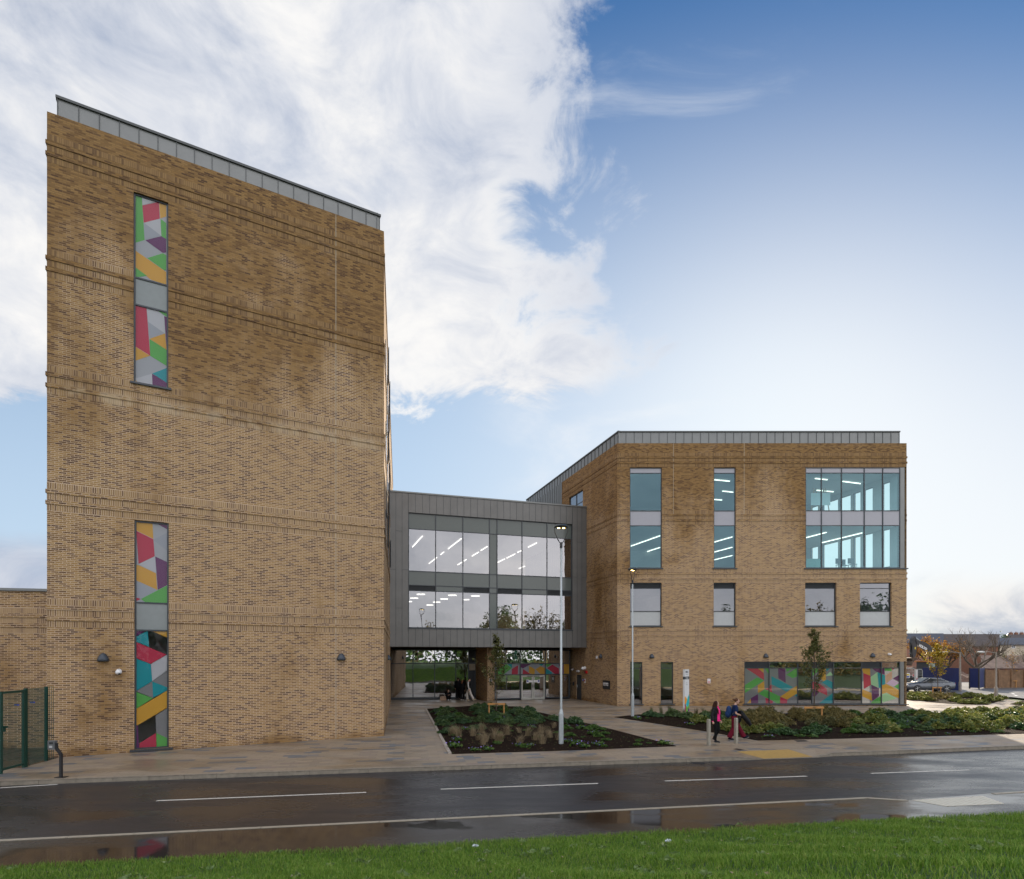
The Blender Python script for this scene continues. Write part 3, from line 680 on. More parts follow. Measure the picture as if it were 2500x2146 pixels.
def asphalt_mat(name,base=(.035,.035,.038),brown=0,r0=.55,r1=.30,spec=.5,scale=.5,puddle=.0,lo=.38,hi=.60):
    m,nt,b=nmat(name); w=mapping(nt,wpos(nt),(.45,1.4,1),rot=(0,0,-kang))
    n=noise(nt,w,scale,5,.6,.3); g=noise(nt,wpos(nt),75,3,.7)
    c=mixc(nt,1.0,base,ramp(nt,g,[(.3,.55),(.7,1.7)]),'MULTIPLY')
    c=mixc(nt,smooth(nt,n,.45,.65),c,mixc(nt,1.0,c,(.75+.3*brown,.7+.1*brown,.66),'MULTIPLY'))
    L(nt,c,b.inputs['Base Color'])
    rr=ramp(nt,n,[(lo,r0),(hi,r1)])
    L(nt,rr,b.inputs['Roughness']); b.inputs['Specular IOR Level'].default_value=spec
    bm=N(nt,'ShaderNodeBump'); bm.inputs['Distance'].default_value=.004; L(nt,g,bm.inputs['Height'])
    L(nt,ramp(nt,n,[(lo+.04,.9),(hi+.02,.9-.88*puddle)]),bm.inputs['Strength']); L(nt,bm.outputs[0],b.inputs['Normal'])
    return m
M['paving']=paving_mat()
M['asphalt']=asphalt_mat('wet_asphalt',(.012,.013,.017),0,.40,.19,.65,.5,.6)
M['footway']=asphalt_mat('wet_footway',(.020,.017,.015),.4,.30,.04,.75,.5,1.0,.36,.52)
M['carpark']=asphalt_mat('car_park_asphalt',(.10,.105,.11),0,.6,.4)
M['kerb']=plain('kerb_stone',(.23,.20,.155),.6,0,.25,7)
M['line']=plain('road_marking',(.55,.53,.47),.5,0,.18,14)
def soil_mat():
    m,nt,b=nmat('bark_mulch'); n=noise(nt,wpos(nt),22,6,.75)
    L(nt,ramp(nt,n,[(.3,(.006,.004,.003)),(.55,(.022,.014,.010)),(.8,(.06,.04,.03))]),b.inputs['Base Color']); b.inputs['Roughness'].default_value=.95; b.inputs['Specular IOR Level'].default_value=.05
    bump(nt,b,n,1,.05); return m
M['soil']=soil_mat()
def grassground():
    m,nt,b=nmat('turf'); n=noise(nt,wpos(nt),1.2,6,.65)
    L(nt,ramp(nt,n,[(.3,(.020,.05,.008)),(.7,(.05,.10,.016))]),b.inputs['Base Color']); b.inputs['Roughness'].default_value=.9; return m
M['turf']=grassground()
# --- base ground
mb=MB(); mb.face([(-900,-500,-.16),(900,-500,-.16),(900,1500,-.16),(-900,1500,-.16)]); struct(mb.build('ground',M['turf']))
# --- pavement
mb=MB()
poly=[Kfar0+Vector((30,0,0))]+K+[KD0]+K2+[K2[-1]+(K2[-1]-K2[0]).normalized()*12,Vector((42,50,0)),Vector((38,62,0)),Vector((-46,62,0))]
# top with a dropped section: separate wedge pieces
def top(pts): mb.face([Vector(p) for p in pts])
back=Vector((0,1.1,0))
flat=[Kfar0+Vector((30,0,0))]+K
A_=KD0; B_=KD1
dA=P(1868,1853.5,RDZ+.015); dB=P(1992,1849.0,RDZ+.015)
top([*flat, A_+back*0+Vector((0,0,0)), A_+back, B_+back, *K2, Vector((34,30,0)),Vector((42,50,0)),Vector((38,62,0)),Vector((-46,62,0)),Vector((-46,16,0))])
top([A_,dA,A_+back]); top([dA,dB,B_+back,A_+back]); top([dB,B_,B_+back])
pv=struct(mb.build('pavement',M['paving']))
# kerb stones
mb=MB()
def kerbrun(pts,w=.125):
    pts=[Vector(p) for p in pts]
    for a,b in zip(pts,pts[1:]):
        n=max(1,round((b-a).length/.915)); nr=Vector((-(b-a).y,(b-a).x,0)).normalized()
        for i in range(n):
            p=a+(b-a)*(i/n); q=a+(b-a)*((i+1)/n)-(b-a).normalized()*.008
            z=.004
            c=[p+Vector((0,0,RDZ-.05-p.z)),q+Vector((0,0,RDZ-.05-q.z)),q+nr*w+Vector((0,0,RDZ-.05-q.z)),p+nr*w+Vector((0,0,RDZ-.05-p.z)),
               p+nr*.012+Vector((0,0,z)),q+nr*.012+Vector((0,0,z)),q+nr*w+Vector((0,0,z)),p+nr*w+Vector((0,0,z))]
            mb.box8(c)
kerbrun([Kfar0+Vector((30,0,0))]+K); kerbrun([A_,dA]); kerbrun([dA,dB]); kerbrun([dB,B_]); kerbrun(K2)
struct(mb.build('kerb',M['kerb']))
# --- road
EL0=P(0,2050); EL1=P(2113,1946.5); edir=(EL1-EL0).normalized()
mb=MB(); q=[Kfar0+Vector((-20,1,0)),EL0-edir*60,EL1+edir*60,Kfar1+Vector((0,1.5,0)),K2[-1]+back,B_+back,A_+back,K[-1]+Vector((0,.3,0)),K[0]+Vector((0,.3,0))]
mb.face([Vector((p.x,p.y,RDZ)) for p in q]); struct(mb.build('road',M['asphalt']))
# --- near footway and its edging
GE0=P(0,2119); GE1=P(2500,1984.6); gdir=(GE1-GE0).normalized()
D1=P(2113,1946.5); D2=P(2215,1953,-.10); T_=[(2215,1953),(2310,1946.5),(2415,1941.5),(2455,1961),(2310,1968.5)]
mb=MB()
top([EL0-edir*50,GE0-gdir*50-Vector((0,.6,0)),GE1+gdir*60-Vector((0,.6,0)),P(3200,1905),P(2520,1930),P(2340,1940.5),D1]) if 0 else None
fw=[EL0-edir*50,GE0-gdir*50-Vector((0,.6,0)),GE1+gdir*60-Vector((0,.6,0)),GE1+gdir*60+Vector((0,2.2,0)),P(2560,1928),P(2420,1936.5),P(2215,1953),D1]
mb.face([Vector((p.x,p.y,-.004)) for p in fw]); struct(mb.build('footway',M['footway']))
mb=MB()
def edging(pts,w=.10,z0=RDZ-.02,z1=.006):
    for a,b in zip(pts,pts[1:]):
        n=max(1,round((b-a).length/1.2)); nr=Vector(((b-a).y,-(b-a).x,0)).normalized()
        for i in range(n):
            p=a+(b-a)*(i/n); q=a+(b-a)*((i+1)/n)-(b-a).normalized()*.012
            mb.box8([Vector((v.x,v.y,z)) for z in (z0,z1) for v in (p,q,q+nr*w,p+nr*w)])
edging([EL0-edir*50,EL0,D1,P(2215,1953)]); edging([P(2420,1936.5),P(2560,1928),GE1+gdir*60+Vector((0,2.2,0))])
struct(mb.build('edging',plain('edging_stone',(.34,.30,.23),.5,0,.15,8)))
edge2=[GE0-gdir*50,GE1+gdir*60]
# --- markings
mb=MB()
def mark(a,b,w=.10,z=RDZ+.004):
    a=P(*a,RDZ); b=P(*b,RDZ); d=(b-a).normalized(); n=Vector((-d.y,d.x,0))*w/2
    mb.face([Vector((p.x,p.y,z)) for p in (a-n,b-n,b+n,a+n)])
mark((382,1955.2),(894,1934.8)); mark((1076,1927),(1460,1912.8)); mark((1623,1907),(1970,1895.2)); mark((2126,1888.4),(2368,1880)); mark((-60,1927.5),(141,1915.3))
struct(mb.build('road_markings',M['line']))
# tactile paving
def tactile(name,pts,col,z,lab):
    pts=[Vector((p.x,p.y,0)) for p in pts]; mb=MB(); mb.prism([p.xy for p in pts],z-.03,z)
    o=pts[0]; ax=(pts[1]-pts[0]).normalized(); ay=Vector((-ax.y,ax.x,0))
    us=[(p-o).dot(ax) for p in pts]; vs_=[(p-o).dot(ay) for p in pts]
    def inside(q):
        s=0
        for a,b in zip(pts,pts[1:]+pts[:1]):
            cr=(b-a).x*(q-a).y-(b-a).y*(q-a).x
            if cr>0: s+=1
            else: s-=1
        return abs(s)==len(pts)
    u=min(us)+.05
    while u<max(us):
        v=min(vs_)+.05
        while v<max(vs_):
            q=o+ax*u+ay*v
            if inside(q): 
                c=[(q.x+.016*math.cos(t),q.y+.016*math.sin(t)) for t in [k*math.pi/3 for k in range(6)]]
                mb.prism(c,z,z+.006)
            v+=.085
        u+=.085
    return struct(mb.build(name,col))
def quadz(px,z): return [P(*q,z) for q in px]
fA,fB=A_+back,B_+back; up_=Vector((0,0,.005))
tq=[dA.lerp(fA,.06).lerp(dB.lerp(fB,.06),.02),dA.lerp(fA,.06).lerp(dB.lerp(fB,.06),.94),dA.lerp(fA,.97).lerp(dB.lerp(fB,.97),.70),dA.lerp(fA,.97).lerp(dB.lerp(fB,.97),.14)]
mb=MB(); mb.face([p+up_ for p in tq])
for i in range(26):
    for j in range(9):
        p=tq[0].lerp(tq[1],(i+.5)/26).lerp(tq[3].lerp(tq[2],(i+.5)/26),(j+.5)/9)+up_; c=[p+Vector((.022*math.cos(t),.022*math.sin(t),.006)) for t in [k*math.pi/3 for k in range(6)]]; mb.face(c)
struct(mb.build('tactile_paving',plain('buff_tactile',(.42,.27,.08),.5,0,.15,8)))
tactile('tactile_paving',quadz([(2225,1953),(2310,1968.5),(2452,1962),(2400,1943)],0),plain('pale_tactile',(.50,.47,.38),.35,0,.1,8),.002,'')
# --- beds
def curb_poly(px): return [P(*q) for q in px]
BED1=curb_poly([(1042,1731),(1103,1841),(1400,1832),(1650,1822),(1497,1782),(1392,1757),(1255,1725),(1150,1724)])
BED2=curb_poly([(1500,1751),(1731.7,1787),(1852,1808),(2000,1804.6),(2200,1799.7),(2500,1791),(2720,1784),(2720,1722),(2500,1731),(2300,1742),(2000,1742),(1560,1745)])
BED3=curb_poly([(2195,1707),(2313.7,1717.7),(2410,1721),(2440,1712),(2465,1703),(2380,1696),(2195,1694)])
BED4=curb_poly([(2466,1719),(2500,1725),(2640,1730),(2640,1712),(2500,1710)])
for i,b in enumerate((BED1,BED2,BED3,BED4)):
    mb=MB(); mb.prism([p.xy for p in b],-.05,.022+.001*i); struct(mb.build('soil_bed',M['soil']))
mb=MB()   # pale edging blocks on the left of the first bed
a,b=P(1042,1731),P(1103,1841); n=Vector((-(b-a).y,(b-a).x,0)).normalized()*-.12
for i in range(22):
    p=a+(b-a)*i/22; q=a+(b-a)*(i+.94)/22
    mb.box8([Vector((v.x,v.y,z)) for z in (-.02,.035) for v in (p,q,q+n,p+n)])
struct(mb.build('edging',plain('bed_edging',(.34,.30,.25),.6,0,.25,5)))
# --- car park at the back right and its surface marks
mb=MB(); cp=[(2150,1688.5),(2345,1694),(2470,1702),(2560,1712),(2900,1722)]
pts=[P(*q) for q in cp]; pts=pts+[Vector((120,55,0)),Vector((160,120,0)),Vector((34,120,0))]
mb.face([Vector((p.x,p.y,.006)) for p in pts]); struct(mb.build('car_park',M['carpark']))
mb=MB()
for a,b in (((2471,1693),(2476,1695)),((2477,1697),(2483,1699)),((2440,1688),(2500,1689))):
    p,q=P(*a,.006),P(*b,.006); d=(q-p).normalized(); n=Vector((-d.y,d.x,0))*.1; mb.face([v+Vector((0,0,.006)) for v in (p-n,q-n,q+n,p+n)])
struct(mb.build('road_markings',M['white']))
# yard behind the gate
mb=MB(); y0=P(-200,1880); mb.face([Vector((-34,12,.004)),P(58,1873.5,.004)+Vector((0,0,0)),P(113,1858,.004),Vector((T0[0]-.02,T0[1]+2,.004)),Vector((-34,23,.004))]); struct(mb.build('yard',M['asphalt']))
# --- grass mound
def mound_h(x,y):
    ey_=GE0.y+gdir.y*((x-GE0.x)/gdir.x); dist=(ey_-y)*gdir.x
    t=np.clip(dist/9.5,0,1)
    return -.01+2.25*(t*t*(3-2*t))*.55+2.25*t*.45 + .05*np.sin(x*.9+1)*np.clip(dist,0,1)*np.sin(y*.7)+.03*np.sin(x*2.7+y*1.9)*np.clip(dist,0,1)
xs=np.arange(-30,34.01,.4); 
mb=MB(); rows=[]
vv=[]; 
ds=[0,.15,.4,.8,1.3,2,2.8,3.6,4.5,5.5,6.5,7.5,8.5,9.5,11,14,18,24,32,45]
for dd in ds:
    for x in xs:
        ey=GE0.y+gdir.y*((x-GE0.x)/gdir.x); y=ey-dd/gdir.x
        vv.append((x,y,float(mound_h(x,y)) if dd>0 else -.03))
nx=len(xs)
me_=[]
for i in range(len(ds)-1):
    for j in range(nx-1):
        a=i*nx+j; me_.append((a,a+nx,a+nx+1,a+1))
mb.v=vv; mb.f=me_; mb.m=[0]*len(me_); mb.uv=[(0,0)]*4*len(me_)
struct(mb.build('grass_bank',M['turf'],smooth=True))
# --- manhole, gullies
def plate(name,px,z,mat,lab):
    pts=[P(*q,z) for q in px]; mb=MB(); mb.prism([p.xy for p in pts],z-.01,z+.006); 
    c=sum(pts,Vector())/len(pts)
    for k in range(1,5):
        a=pts[0]+(pts[3]-pts[0])*k/5; b=pts[1]+(pts[2]-pts[1])*k/5; mb.bar(a+Vector((0,0,.006)),b+Vector((0,0,.006)),.02,.012,1)
    return tag(mb.build(name,[mat,M['black']]),lab,'drain cover')
plate('drain_grating',[(1687,1864.5),(1718,1866.5),(1722.5,1862.5),(1692,1861)],RDZ,M['black'],'black gully grating in the road beside the kerb below the bollards')
plate('inspection_cover',[(1938,1807.5),(1946,1811),(1974,1810),(1966,1807)],0,M['black'],'dark inspection cover in the pavement beside the long planting bed')
plate('inspection_cover',[(1790,1829),(1806,1832),(1817,1831),(1800,1827.5)],0,plain('rust_plate',(.10,.06,.04),.6),'small rusty inspection cover in the pavement right of the two bollards')
# ================================================================== VEGETATION
def npmesh(name,V,Fa,mats,parent=None,mi=None):
    me=bpy.data.meshes.new(name); n=Fa.shape[1]
    me.vertices.add(len(V)); me.vertices.foreach_set('co',np.ascontiguousarray(V,dtype=np.float32).ravel())
    me.loops.add(Fa.size); me.loops.foreach_set('vertex_index',np.ascontiguousarray(Fa,dtype=np.int32).ravel())
    me.polygons.add(len(Fa)); me.polygons.foreach_set('loop_start',np.arange(0,Fa.size,n,dtype=np.int32)); me.polygons.foreach_set('loop_total',np.full(len(Fa),n,dtype=np.int32))
    for m in (mats if isinstance(mats,(list,tuple)) else [mats]): me.materials.append(m)
    if mi is not None: me.polygons.foreach_set('material_index',np.ascontiguousarray(mi,dtype=np.int32))
    me.update(calc_edges=True); me.validate()
    o=bpy.data.objects.new(name,me); COL.objects.link(o); adopt(o,parent); return o
def leaves(C,size,rg,aspect=1.7,up=.3):
    "four-sided leaves at centres C"
    n=len(C); a=rg.normal(size=(n,3)); a[:,2]=a[:,2]*.6+up; a/=np.linalg.norm(a,axis=1)[:,None]
    b=rg.normal(size=(n,3)); b-=a*(a*b).sum(1)[:,None]; b/=np.linalg.norm(b,axis=1)[:,None]
    s=(size*rg.uniform(.6,1.3,n))[:,None]; l=a*s*aspect/2; w=b*s/2
    nn=np.cross(a,b)*s*.18
    V=np.stack([C-l,C+w*.9+nn,C+l,C-w*.9+nn],1).reshape(-1,3); F=np.arange(4*n).reshape(n,4); return V,F
def blades(base,h,lean,w,rg):
    "curved two-segment grass blades -> quads+tip as quads"
    n=len(base); az=rg.uniform(0,2*np.pi,n); d=np.stack([np.cos(az),np.sin(az),np.zeros(n)],1); p=np.stack([-d[:,1],d[:,0],np.zeros(n)],1)
    face=rg.uniform(0,np.pi,n); p=np.stack([np.cos(face),np.sin(face),np.zeros(n)],1)
    up=np.array([0,0,1.0]); h=h[:,None]; lean=lean[:,None]; w=(w*np.ones(n))[:,None]
    m=base+up*h*.55+d*h*lean*.3; t=base+up*h*(1-lean*.35)+d*h*lean
    V=np.stack([base-p*w/2,base+p*w/2,m+p*w*.4,m-p*w*.4,t+p*w*.06,t-p*w*.06],1).reshape(-1,3)
    i=np.arange(n)*6; F=np.concatenate([np.stack([i,i+1,i+2,i+3],1),np.stack([i+3,i+2,i+4,i+5],1)]); return V,F
LM={}
LM['lawn']=leaf_mat('lawn_grass',[(.0,(.045,.11,.012)),(.35,(.11,.235,.018)),(.66,(.20,.34,.035)),(.88,(.32,.38,.08)),(1,(.48,.42,.20))],.35,.6)
LM['dark']=leaf_mat('dark_leaf',[(.0,(.015,.04,.016)),(.5,(.045,.10,.035)),(.85,(.09,.17,.05)),(1,(.20,.26,.07))],.2,.4)
LM['bright']=leaf_mat('fresh_leaf',[(.0,(.02,.06,.01)),(.5,(.06,.13,.02)),(1,(.14,.22,.04))],.3,.5)
LM['mulchbits']=leaf_mat('mulch_bits',[(.0,(.05,.10,.02)),(.5,(.10,.14,.03)),(.7,(.15,.08,.03)),(1,(.25,.16,.06))],.2,.6)
LM['weed']=leaf_mat('weed_leaf',[(.0,(.10,.17,.05)),(.5,(.17,.26,.08)),(1,(.28,.34,.14))],.3,.6)
LM['mid']=leaf_mat('mid_leaf',[(.0,(.03,.055,.02)),(.5,(.075,.125,.04)),(.85,(.13,.19,.06)),(1,(.26,.24,.08))],.3,.5)
LM['amber']=leaf_mat('amber_leaf',[(.0,(.07,.07,.02)),(.5,(.17,.145,.045)),(1,(.30,.22,.07))],.35,.6)
LM['straw']=leaf_mat('straw_grass',[(.0,(.14,.10,.055)),(.5,(.30,.23,.13)),(1,(.48,.40,.25))],.35,.7)
LM['reed']=leaf_mat('reed_green',[(.0,(.05,.06,.02)),(.5,(.11,.11,.04)),(1,(.20,.17,.07))],.3,.6)
LM['yellow']=leaf_mat('autumn_leaf',[(.0,(.16,.10,.01)),(.45,(.42,.27,.02)),(.8,(.38,.34,.04)),(1,(.18,.20,.03))],.45,.5)
LM['orange']=leaf_mat('orange_leaf',[(.0,(.14,.06,.01)),(.5,(.38,.17,.02)),(1,(.50,.28,.05))],.4,.6)
LM['olive']=leaf_mat('olive_leaf',[(.0,(.045,.055,.015)),(.5,(.10,.12,.03)),(1,(.22,.19,.05))],.3,.6)
LM['sun']=leaf_mat('sunny_leaf',[(.0,(.06,.10,.02)),(.5,(.15,.19,.04)),(.85,(.28,.26,.06)),(1,(.36,.24,.09))],.35,.5)
M['bark']=plain('bark',(.085,.065,.045),.9,0,.35,9); M['bark_grey']=plain('pale_bark',(.16,.13,.10),.9,0,.3,6)
FLOW=plain('violet_flower',(.30,.22,.65),.6)
# lawn blades on the bank
def lawn():
    n=330000; rg=np.random.default_rng(3)
    x=rg.uniform(-12.5,15.5,n); dist=np.abs(rg.beta(1.0,1.15,n))*7.6-.05
    ey=GE0.y+gdir.y*((x-GE0.x)/gdir.x); y=ey-dist/gdir.x
    keep=(np.abs(x/np.maximum(y,1))<.98)&(y>4.2); x,y,dist=x[keep],y[keep],dist[keep]
    z=mound_h(x,y)-.01; z[dist<0]=-.01
    clump=.5+.5*np.sin(x*5.1+np.sin(y*3.3)*2)*np.sin(y*6.3+np.sin(x*2.1)*2)
    h=(rg.uniform(.035,.085,len(x))+.035*clump)*(1+.5*(rg.random(len(x))>.985))
    V,F=blades(np.stack([x,y,z],1),h,rg.uniform(.1,.75,len(x)),.0085,rg)
    o=npmesh('lawn_grass',V,F,LM['lawn']); tag(o,'short bright green grass covering the bank beside the wet footway','grass',kind='stuff')
lawn()
def inpoly(poly,n,rg,shrink=.0):
    xs=[p.x for p in poly]; ys=[p.y for p in poly]; out=[]
    c=sum(poly,Vector())/len(poly); q=[c+(p-c)*(1-shrink) for p in poly]
    while len(out)<n:
        x=rg.uniform(min(xs),max(xs)); y=rg.uniform(min(ys),max(ys)); ins=False
        for a,b in zip(q,q[1:]+q[:1]):
            if (a.y>y)!=(b.y>y) and x<(b.x-a.x)*(y-a.y)/(b.y-a.y)+a.x: ins=not ins
        if ins: out.append((x,y))
    return out
# shrub prototypes: domes of stems and leaves
def shrub_mesh(name,w,h,n,size,mat,seed,spiky=0,stems=14,flowers=0,fm=None):
    rg=np.random.default_rng(seed); 
    t=rg.uniform(0,2*np.pi,n); rr=np.sqrt(rg.uniform(0,1,n)); 
    lob=1+.25*np.sin(3*t+seed)+.15*np.sin(5*t+seed*2)
    x=np.cos(t)*rr*w/2*lob; y=np.sin(t)*rr*w/2*lob; top=h*(1-.75*rr**2)*(.8+.35*np.sin(x*9+seed)*np.sin(y*8))
    z=top*rg.uniform(.15,1,n)**.6
    V,F=leaves(np.stack([x,y,z+.02],1),size,rg,2.0 if not spiky else 5,.35 if not spiky else 1.1); mi=np.zeros(len(F),int)
    b=np.zeros((stems,3)); b[:,0]=rg.normal(0,.03,stems); b[:,1]=rg.normal(0,.03,stems)
    Vs,Fs=blades(b,np.full(stems,h*.8),rg.uniform(.2,.9,stems),.012,rg); Fs=Fs+len(V); V=np.concatenate([V,Vs]); F=np.concatenate([F,Fs]); mi=np.concatenate([mi,np.ones(len(Fs),int)])
    mats=[mat,M['bark']]
    if flowers:
        C=np.stack([rg.uniform(-w/2,w/2,flowers),rg.uniform(-w/2,w/2,flowers),rg.uniform(h*.6,h*1.05,flowers)],1)
        Vf,Ff=leaves(C,.035,rg,1.1); Ff=Ff+len(V); V=np.concatenate([V,Vf]); F=np.concatenate([F,Ff]); mi=np.concatenate([mi,np.full(len(Ff),2)]); mats.append(fm or FLOW)
    o=npmesh(name,V,F,mats,mi=mi); me=o.data; bpy.data.objects.remove(o); return me
def tuft_mesh(name,h,n,mat,seed,spread=.12,lean=.95):
    rg=np.random.default_rng(seed); b=np.zeros((n,3)); b[:,:2]=rg.normal(0,spread*.45,(n,2)); V,F=blades(b,rg.uniform(.45,1,n)**.8*h,rg.uniform(.05,lean,n)**1.2,.0075,rg)
    # common wind lean
    V=V+np.stack([V[:,2]**2*.45,V[:,2]*0,V[:,2]*0],1)
    o=npmesh(name,V,F,mat); me=o.data; bpy.data.objects.remove(o); return me
SHR=[0]
def put(me,name,x,y,s=1,rz=None,label=None,cat='shrub',group=None,z=.02):
    group=label
    o=bpy.data.objects.new(name,me); COL.objects.link(o); o.location=(x,y,z); o.scale=(s,s,s*random.uniform(.65,1.0)*(1 if cat!='shrub' else .92)); o.rotation_euler=(0,0,random.uniform(0,6.28) if rz is None else rz)
    return tag(o,label,cat,group)
sh_dark=[shrub_mesh('shrub',.75,.42,700,.058,LM['dark' if i<4 else 'mid'],i) for i in (1,2,3,4,5)]
sh_bright=[shrub_mesh('shrub',.55,.26,300,.085,LM['bright'],i+10,flowers=(0,14)[i%2]) for i in (0,1,2)]
sh_sun=[shrub_mesh('shrub',.85,.5,620,.075,LM['sun'],i+30) for i in (0,1,2)]
sh_amber=[shrub_mesh('shrub',1.0,.75,900,.045,LM['amber'],i+50,spiky=1) for i in (0,1)]
sh_spiky=[shrub_mesh('shrub',.7,.6,420,.05,LM['reed'],i+60,spiky=1) for i in (0,1)]
tuft=[tuft_mesh('ornamental_grass',.62,130,LM['straw'],i) for i in (1,2,3)]
reed=[tuft_mesh('ornamental_grass',.75,90,LM['reed'],i+5,.10,.35) for i in (1,2)]
small=[shrub_mesh('bedding_plant',.30,.12,70,.05,LM['bright'],i+80,flowers=(0,10)[i%2]) for i in (0,1,2,3)]
RG=np.random.default_rng(21)
def bedz(y0,y1,x0,x1): pass
# bed 1 (front courtyard)
front_l=P(1103,1841); 
GA='leafy shrubs of the courtyard bed'
pts=inpoly(BED1,120,RG,.05)
for x,y in pts:
    px=CX+FP*x/y; py=HY+FP*H/y
    back_=py<1772 and px<1480
    if back_:
        put(random.choice(sh_dark if RG.random()<.72 else sh_bright),'shrub',x,y,RG.uniform(.8,1.2),label='low dark green shrub in the back half of the courtyard bed',group=GA)
    elif px>1380 and py<1800:
        put(random.choice(sh_bright),'shrub',x,y,RG.uniform(.7,1.0),label='fresh green clump near the right edge of the courtyard bed',group=GA)
    elif RG.random()<.55:
        put(random.choice(small),'bedding_plant',x,y,RG.uniform(.7,1.4),label='small green bedding plant on the mulch of the courtyard bed',cat='plant',group='small bedding plants of the courtyard bed')
for x,y in inpoly([P(1042,1731),P(1075,1795),P(1400,1770),P(1255,1725)],40,RG,.03):
    put(random.choice(sh_dark),'shrub',x,y,RG.uniform(.6,1.0),label='low dark green shrub in the back half of the courtyard bed',group=GA)
for px,py in ((1110,1797),(1120,1800),(1103,1796),(1155,1798),(1168,1808),(1180,1820),(1176,1790),(1205,1805),(1215,1810),(1222,1812),(1240,1795),(1268,1790),(1268,1817),(1288,1798),(1308,1808),(1320,1790),(1343,1802),(1325,1817),(1365,1808),(1352,1778),(1208,1795),(1185,1812)):
    q=P(px,py); put(random.choice(tuft),'ornamental_grass',q.x,q.y,RG.uniform(.75,1.15),label='straw coloured grass tuft in the front half of the courtyard bed',cat='ornamental grass',group='straw grass tufts of the courtyard bed')
for px,py in ((1190,1833),(1270,1826),(1290,1826),(1408,1822),(1425,1826),(1455,1820),(1108,1826),(1115,1810),(1620,1818)):
    q=P(px,py); put(small[1],'bedding_plant',q.x,q.y,RG.uniform(1.3,2.0),label='violet flowering plant along the pavement side of the courtyard bed',cat='plant',group='violet flowering plants of the courtyard bed')
# bed 2 (long bed on the right)
GB='leafy shrubs of the long right bed'
for x,y in inpoly(BED2,290,RG,.02):
    px=CX+FP*x/y; py=HY+FP*H/y
    edge=1787+(px-1731)*.17 if px<1852 else 1808-(px-1852)*.026
    dd=edge-py
    if px>2540: continue
    if px<1700 and dd>12 or (px<1780 and dd>22):
        put(random.choice(sh_dark),'shrub',x,y,RG.uniform(.8,1.3),label='dark glossy shrub at the totem sign end of the long bed',group=GB)
    elif dd<9:
        if RG.random()<.6: put(random.choice(small),'bedding_plant',x,y,RG.uniform(.8,1.6),label='small green bedding plant on the front mulch of the long right bed',cat='plant',group='small bedding plants of the long bed')
    elif px<2080 and dd>26:
        put(random.choice(sh_amber if RG.random()<.75 else sh_spiky),'shrub',x,y,RG.uniform(.75,1.2),label='amber feathery shrub in the long bed in front of the ribbon window',group='amber feathery shrubs of the long bed')
    elif px<2260:
        put(random.choice(sh_dark if RG.random()<.4 else (sh_bright if RG.random()<.6 else sh_sun)),'shrub',x,y,RG.uniform(.8,1.35),label='mid green shrub in the shaded middle of the long right bed',group=GB)
    else:
        put(random.choice(sh_sun if RG.random()<.7 else sh_dark),'shrub',x,y,RG.uniform(.9,1.3),label='yellow green shrub at the sunlit right end of the long bed',group=GB)
for px,py in ((1615,1747),(1637,1746),(1668,1748),(1700,1748),(1720,1747),(1738,1748),(1590,1747),(1835,1752),(1850,1750),(1826,1756),(1905,1750),(2460,1745),(2490,1742),(2440,1748),(2475,1750)):
    q=P(px,py); put(random.choice(reed),'ornamental_grass',q.x,q.y,RG.uniform(.9,1.3),label='upright green brown grass tuft along the far edge of the long bed',cat='ornamental grass',group='upright grass tufts of the long bed')
for x,y in inpoly(BED3,75,RG,.04):
    px=CX+FP*x/y; am=2265<px<2330 and y>43.5
    put(random.choice(sh_sun if not am else sh_amber),'shrub',x,y,RG.uniform(.7,1.0)*(.7 if am else 1),label='sunlit shrub in the far bed in front of the parked car',group='sunlit shrubs of the far bed')
for x,y in inpoly(BED4,10,RG,.06):
    put(random.choice(sh_sun),'shrub',x,y,RG.uniform(.5,.8),label='sunlit shrub in the small bed at the right edge',group='sunlit shrubs at the right edge')
# ---- trees
def grow(mb,p,d,l,r,lev,rg,tips,spread=.5,upw=.25,seg=3,kids_=(3,4),maxlev=3,m=0,sides=6):
    pts=[p]; dd=d.copy()
    for i in range(seg):
        dd=(dd+Vector(rg.normal(0,.10,3))+Vector((0,0,upw*.3))).normalized(); pts.append(pts[-1]+dd*l/seg)
    mb.tube(pts,[r*(1-.55*i/seg) for i in range(seg+1)],sides if lev<2 else 4,m,cap=False)
    tips+= [(q,lev) for q in pts[1:]]
    if lev>=maxlev: return
    for k in range(rg.integers(kids_[0],kids_[1]+1)):
        t=rg.uniform(.35,1.0); i=min(int(t*seg),seg-1); q=pts[i].lerp(pts[i+1],t*seg-i)
        a=Vector(rg.normal(0,1,3)); a=(a-dd*a.dot(dd)).normalized()
        grow(mb,q,(dd+a*spread+Vector((0,0,upw))).normalized(),l*rg.uniform(.5,.75),r*.5,lev+1,rg,tips,spread,upw,seg,kids_,maxlev,m,sides)
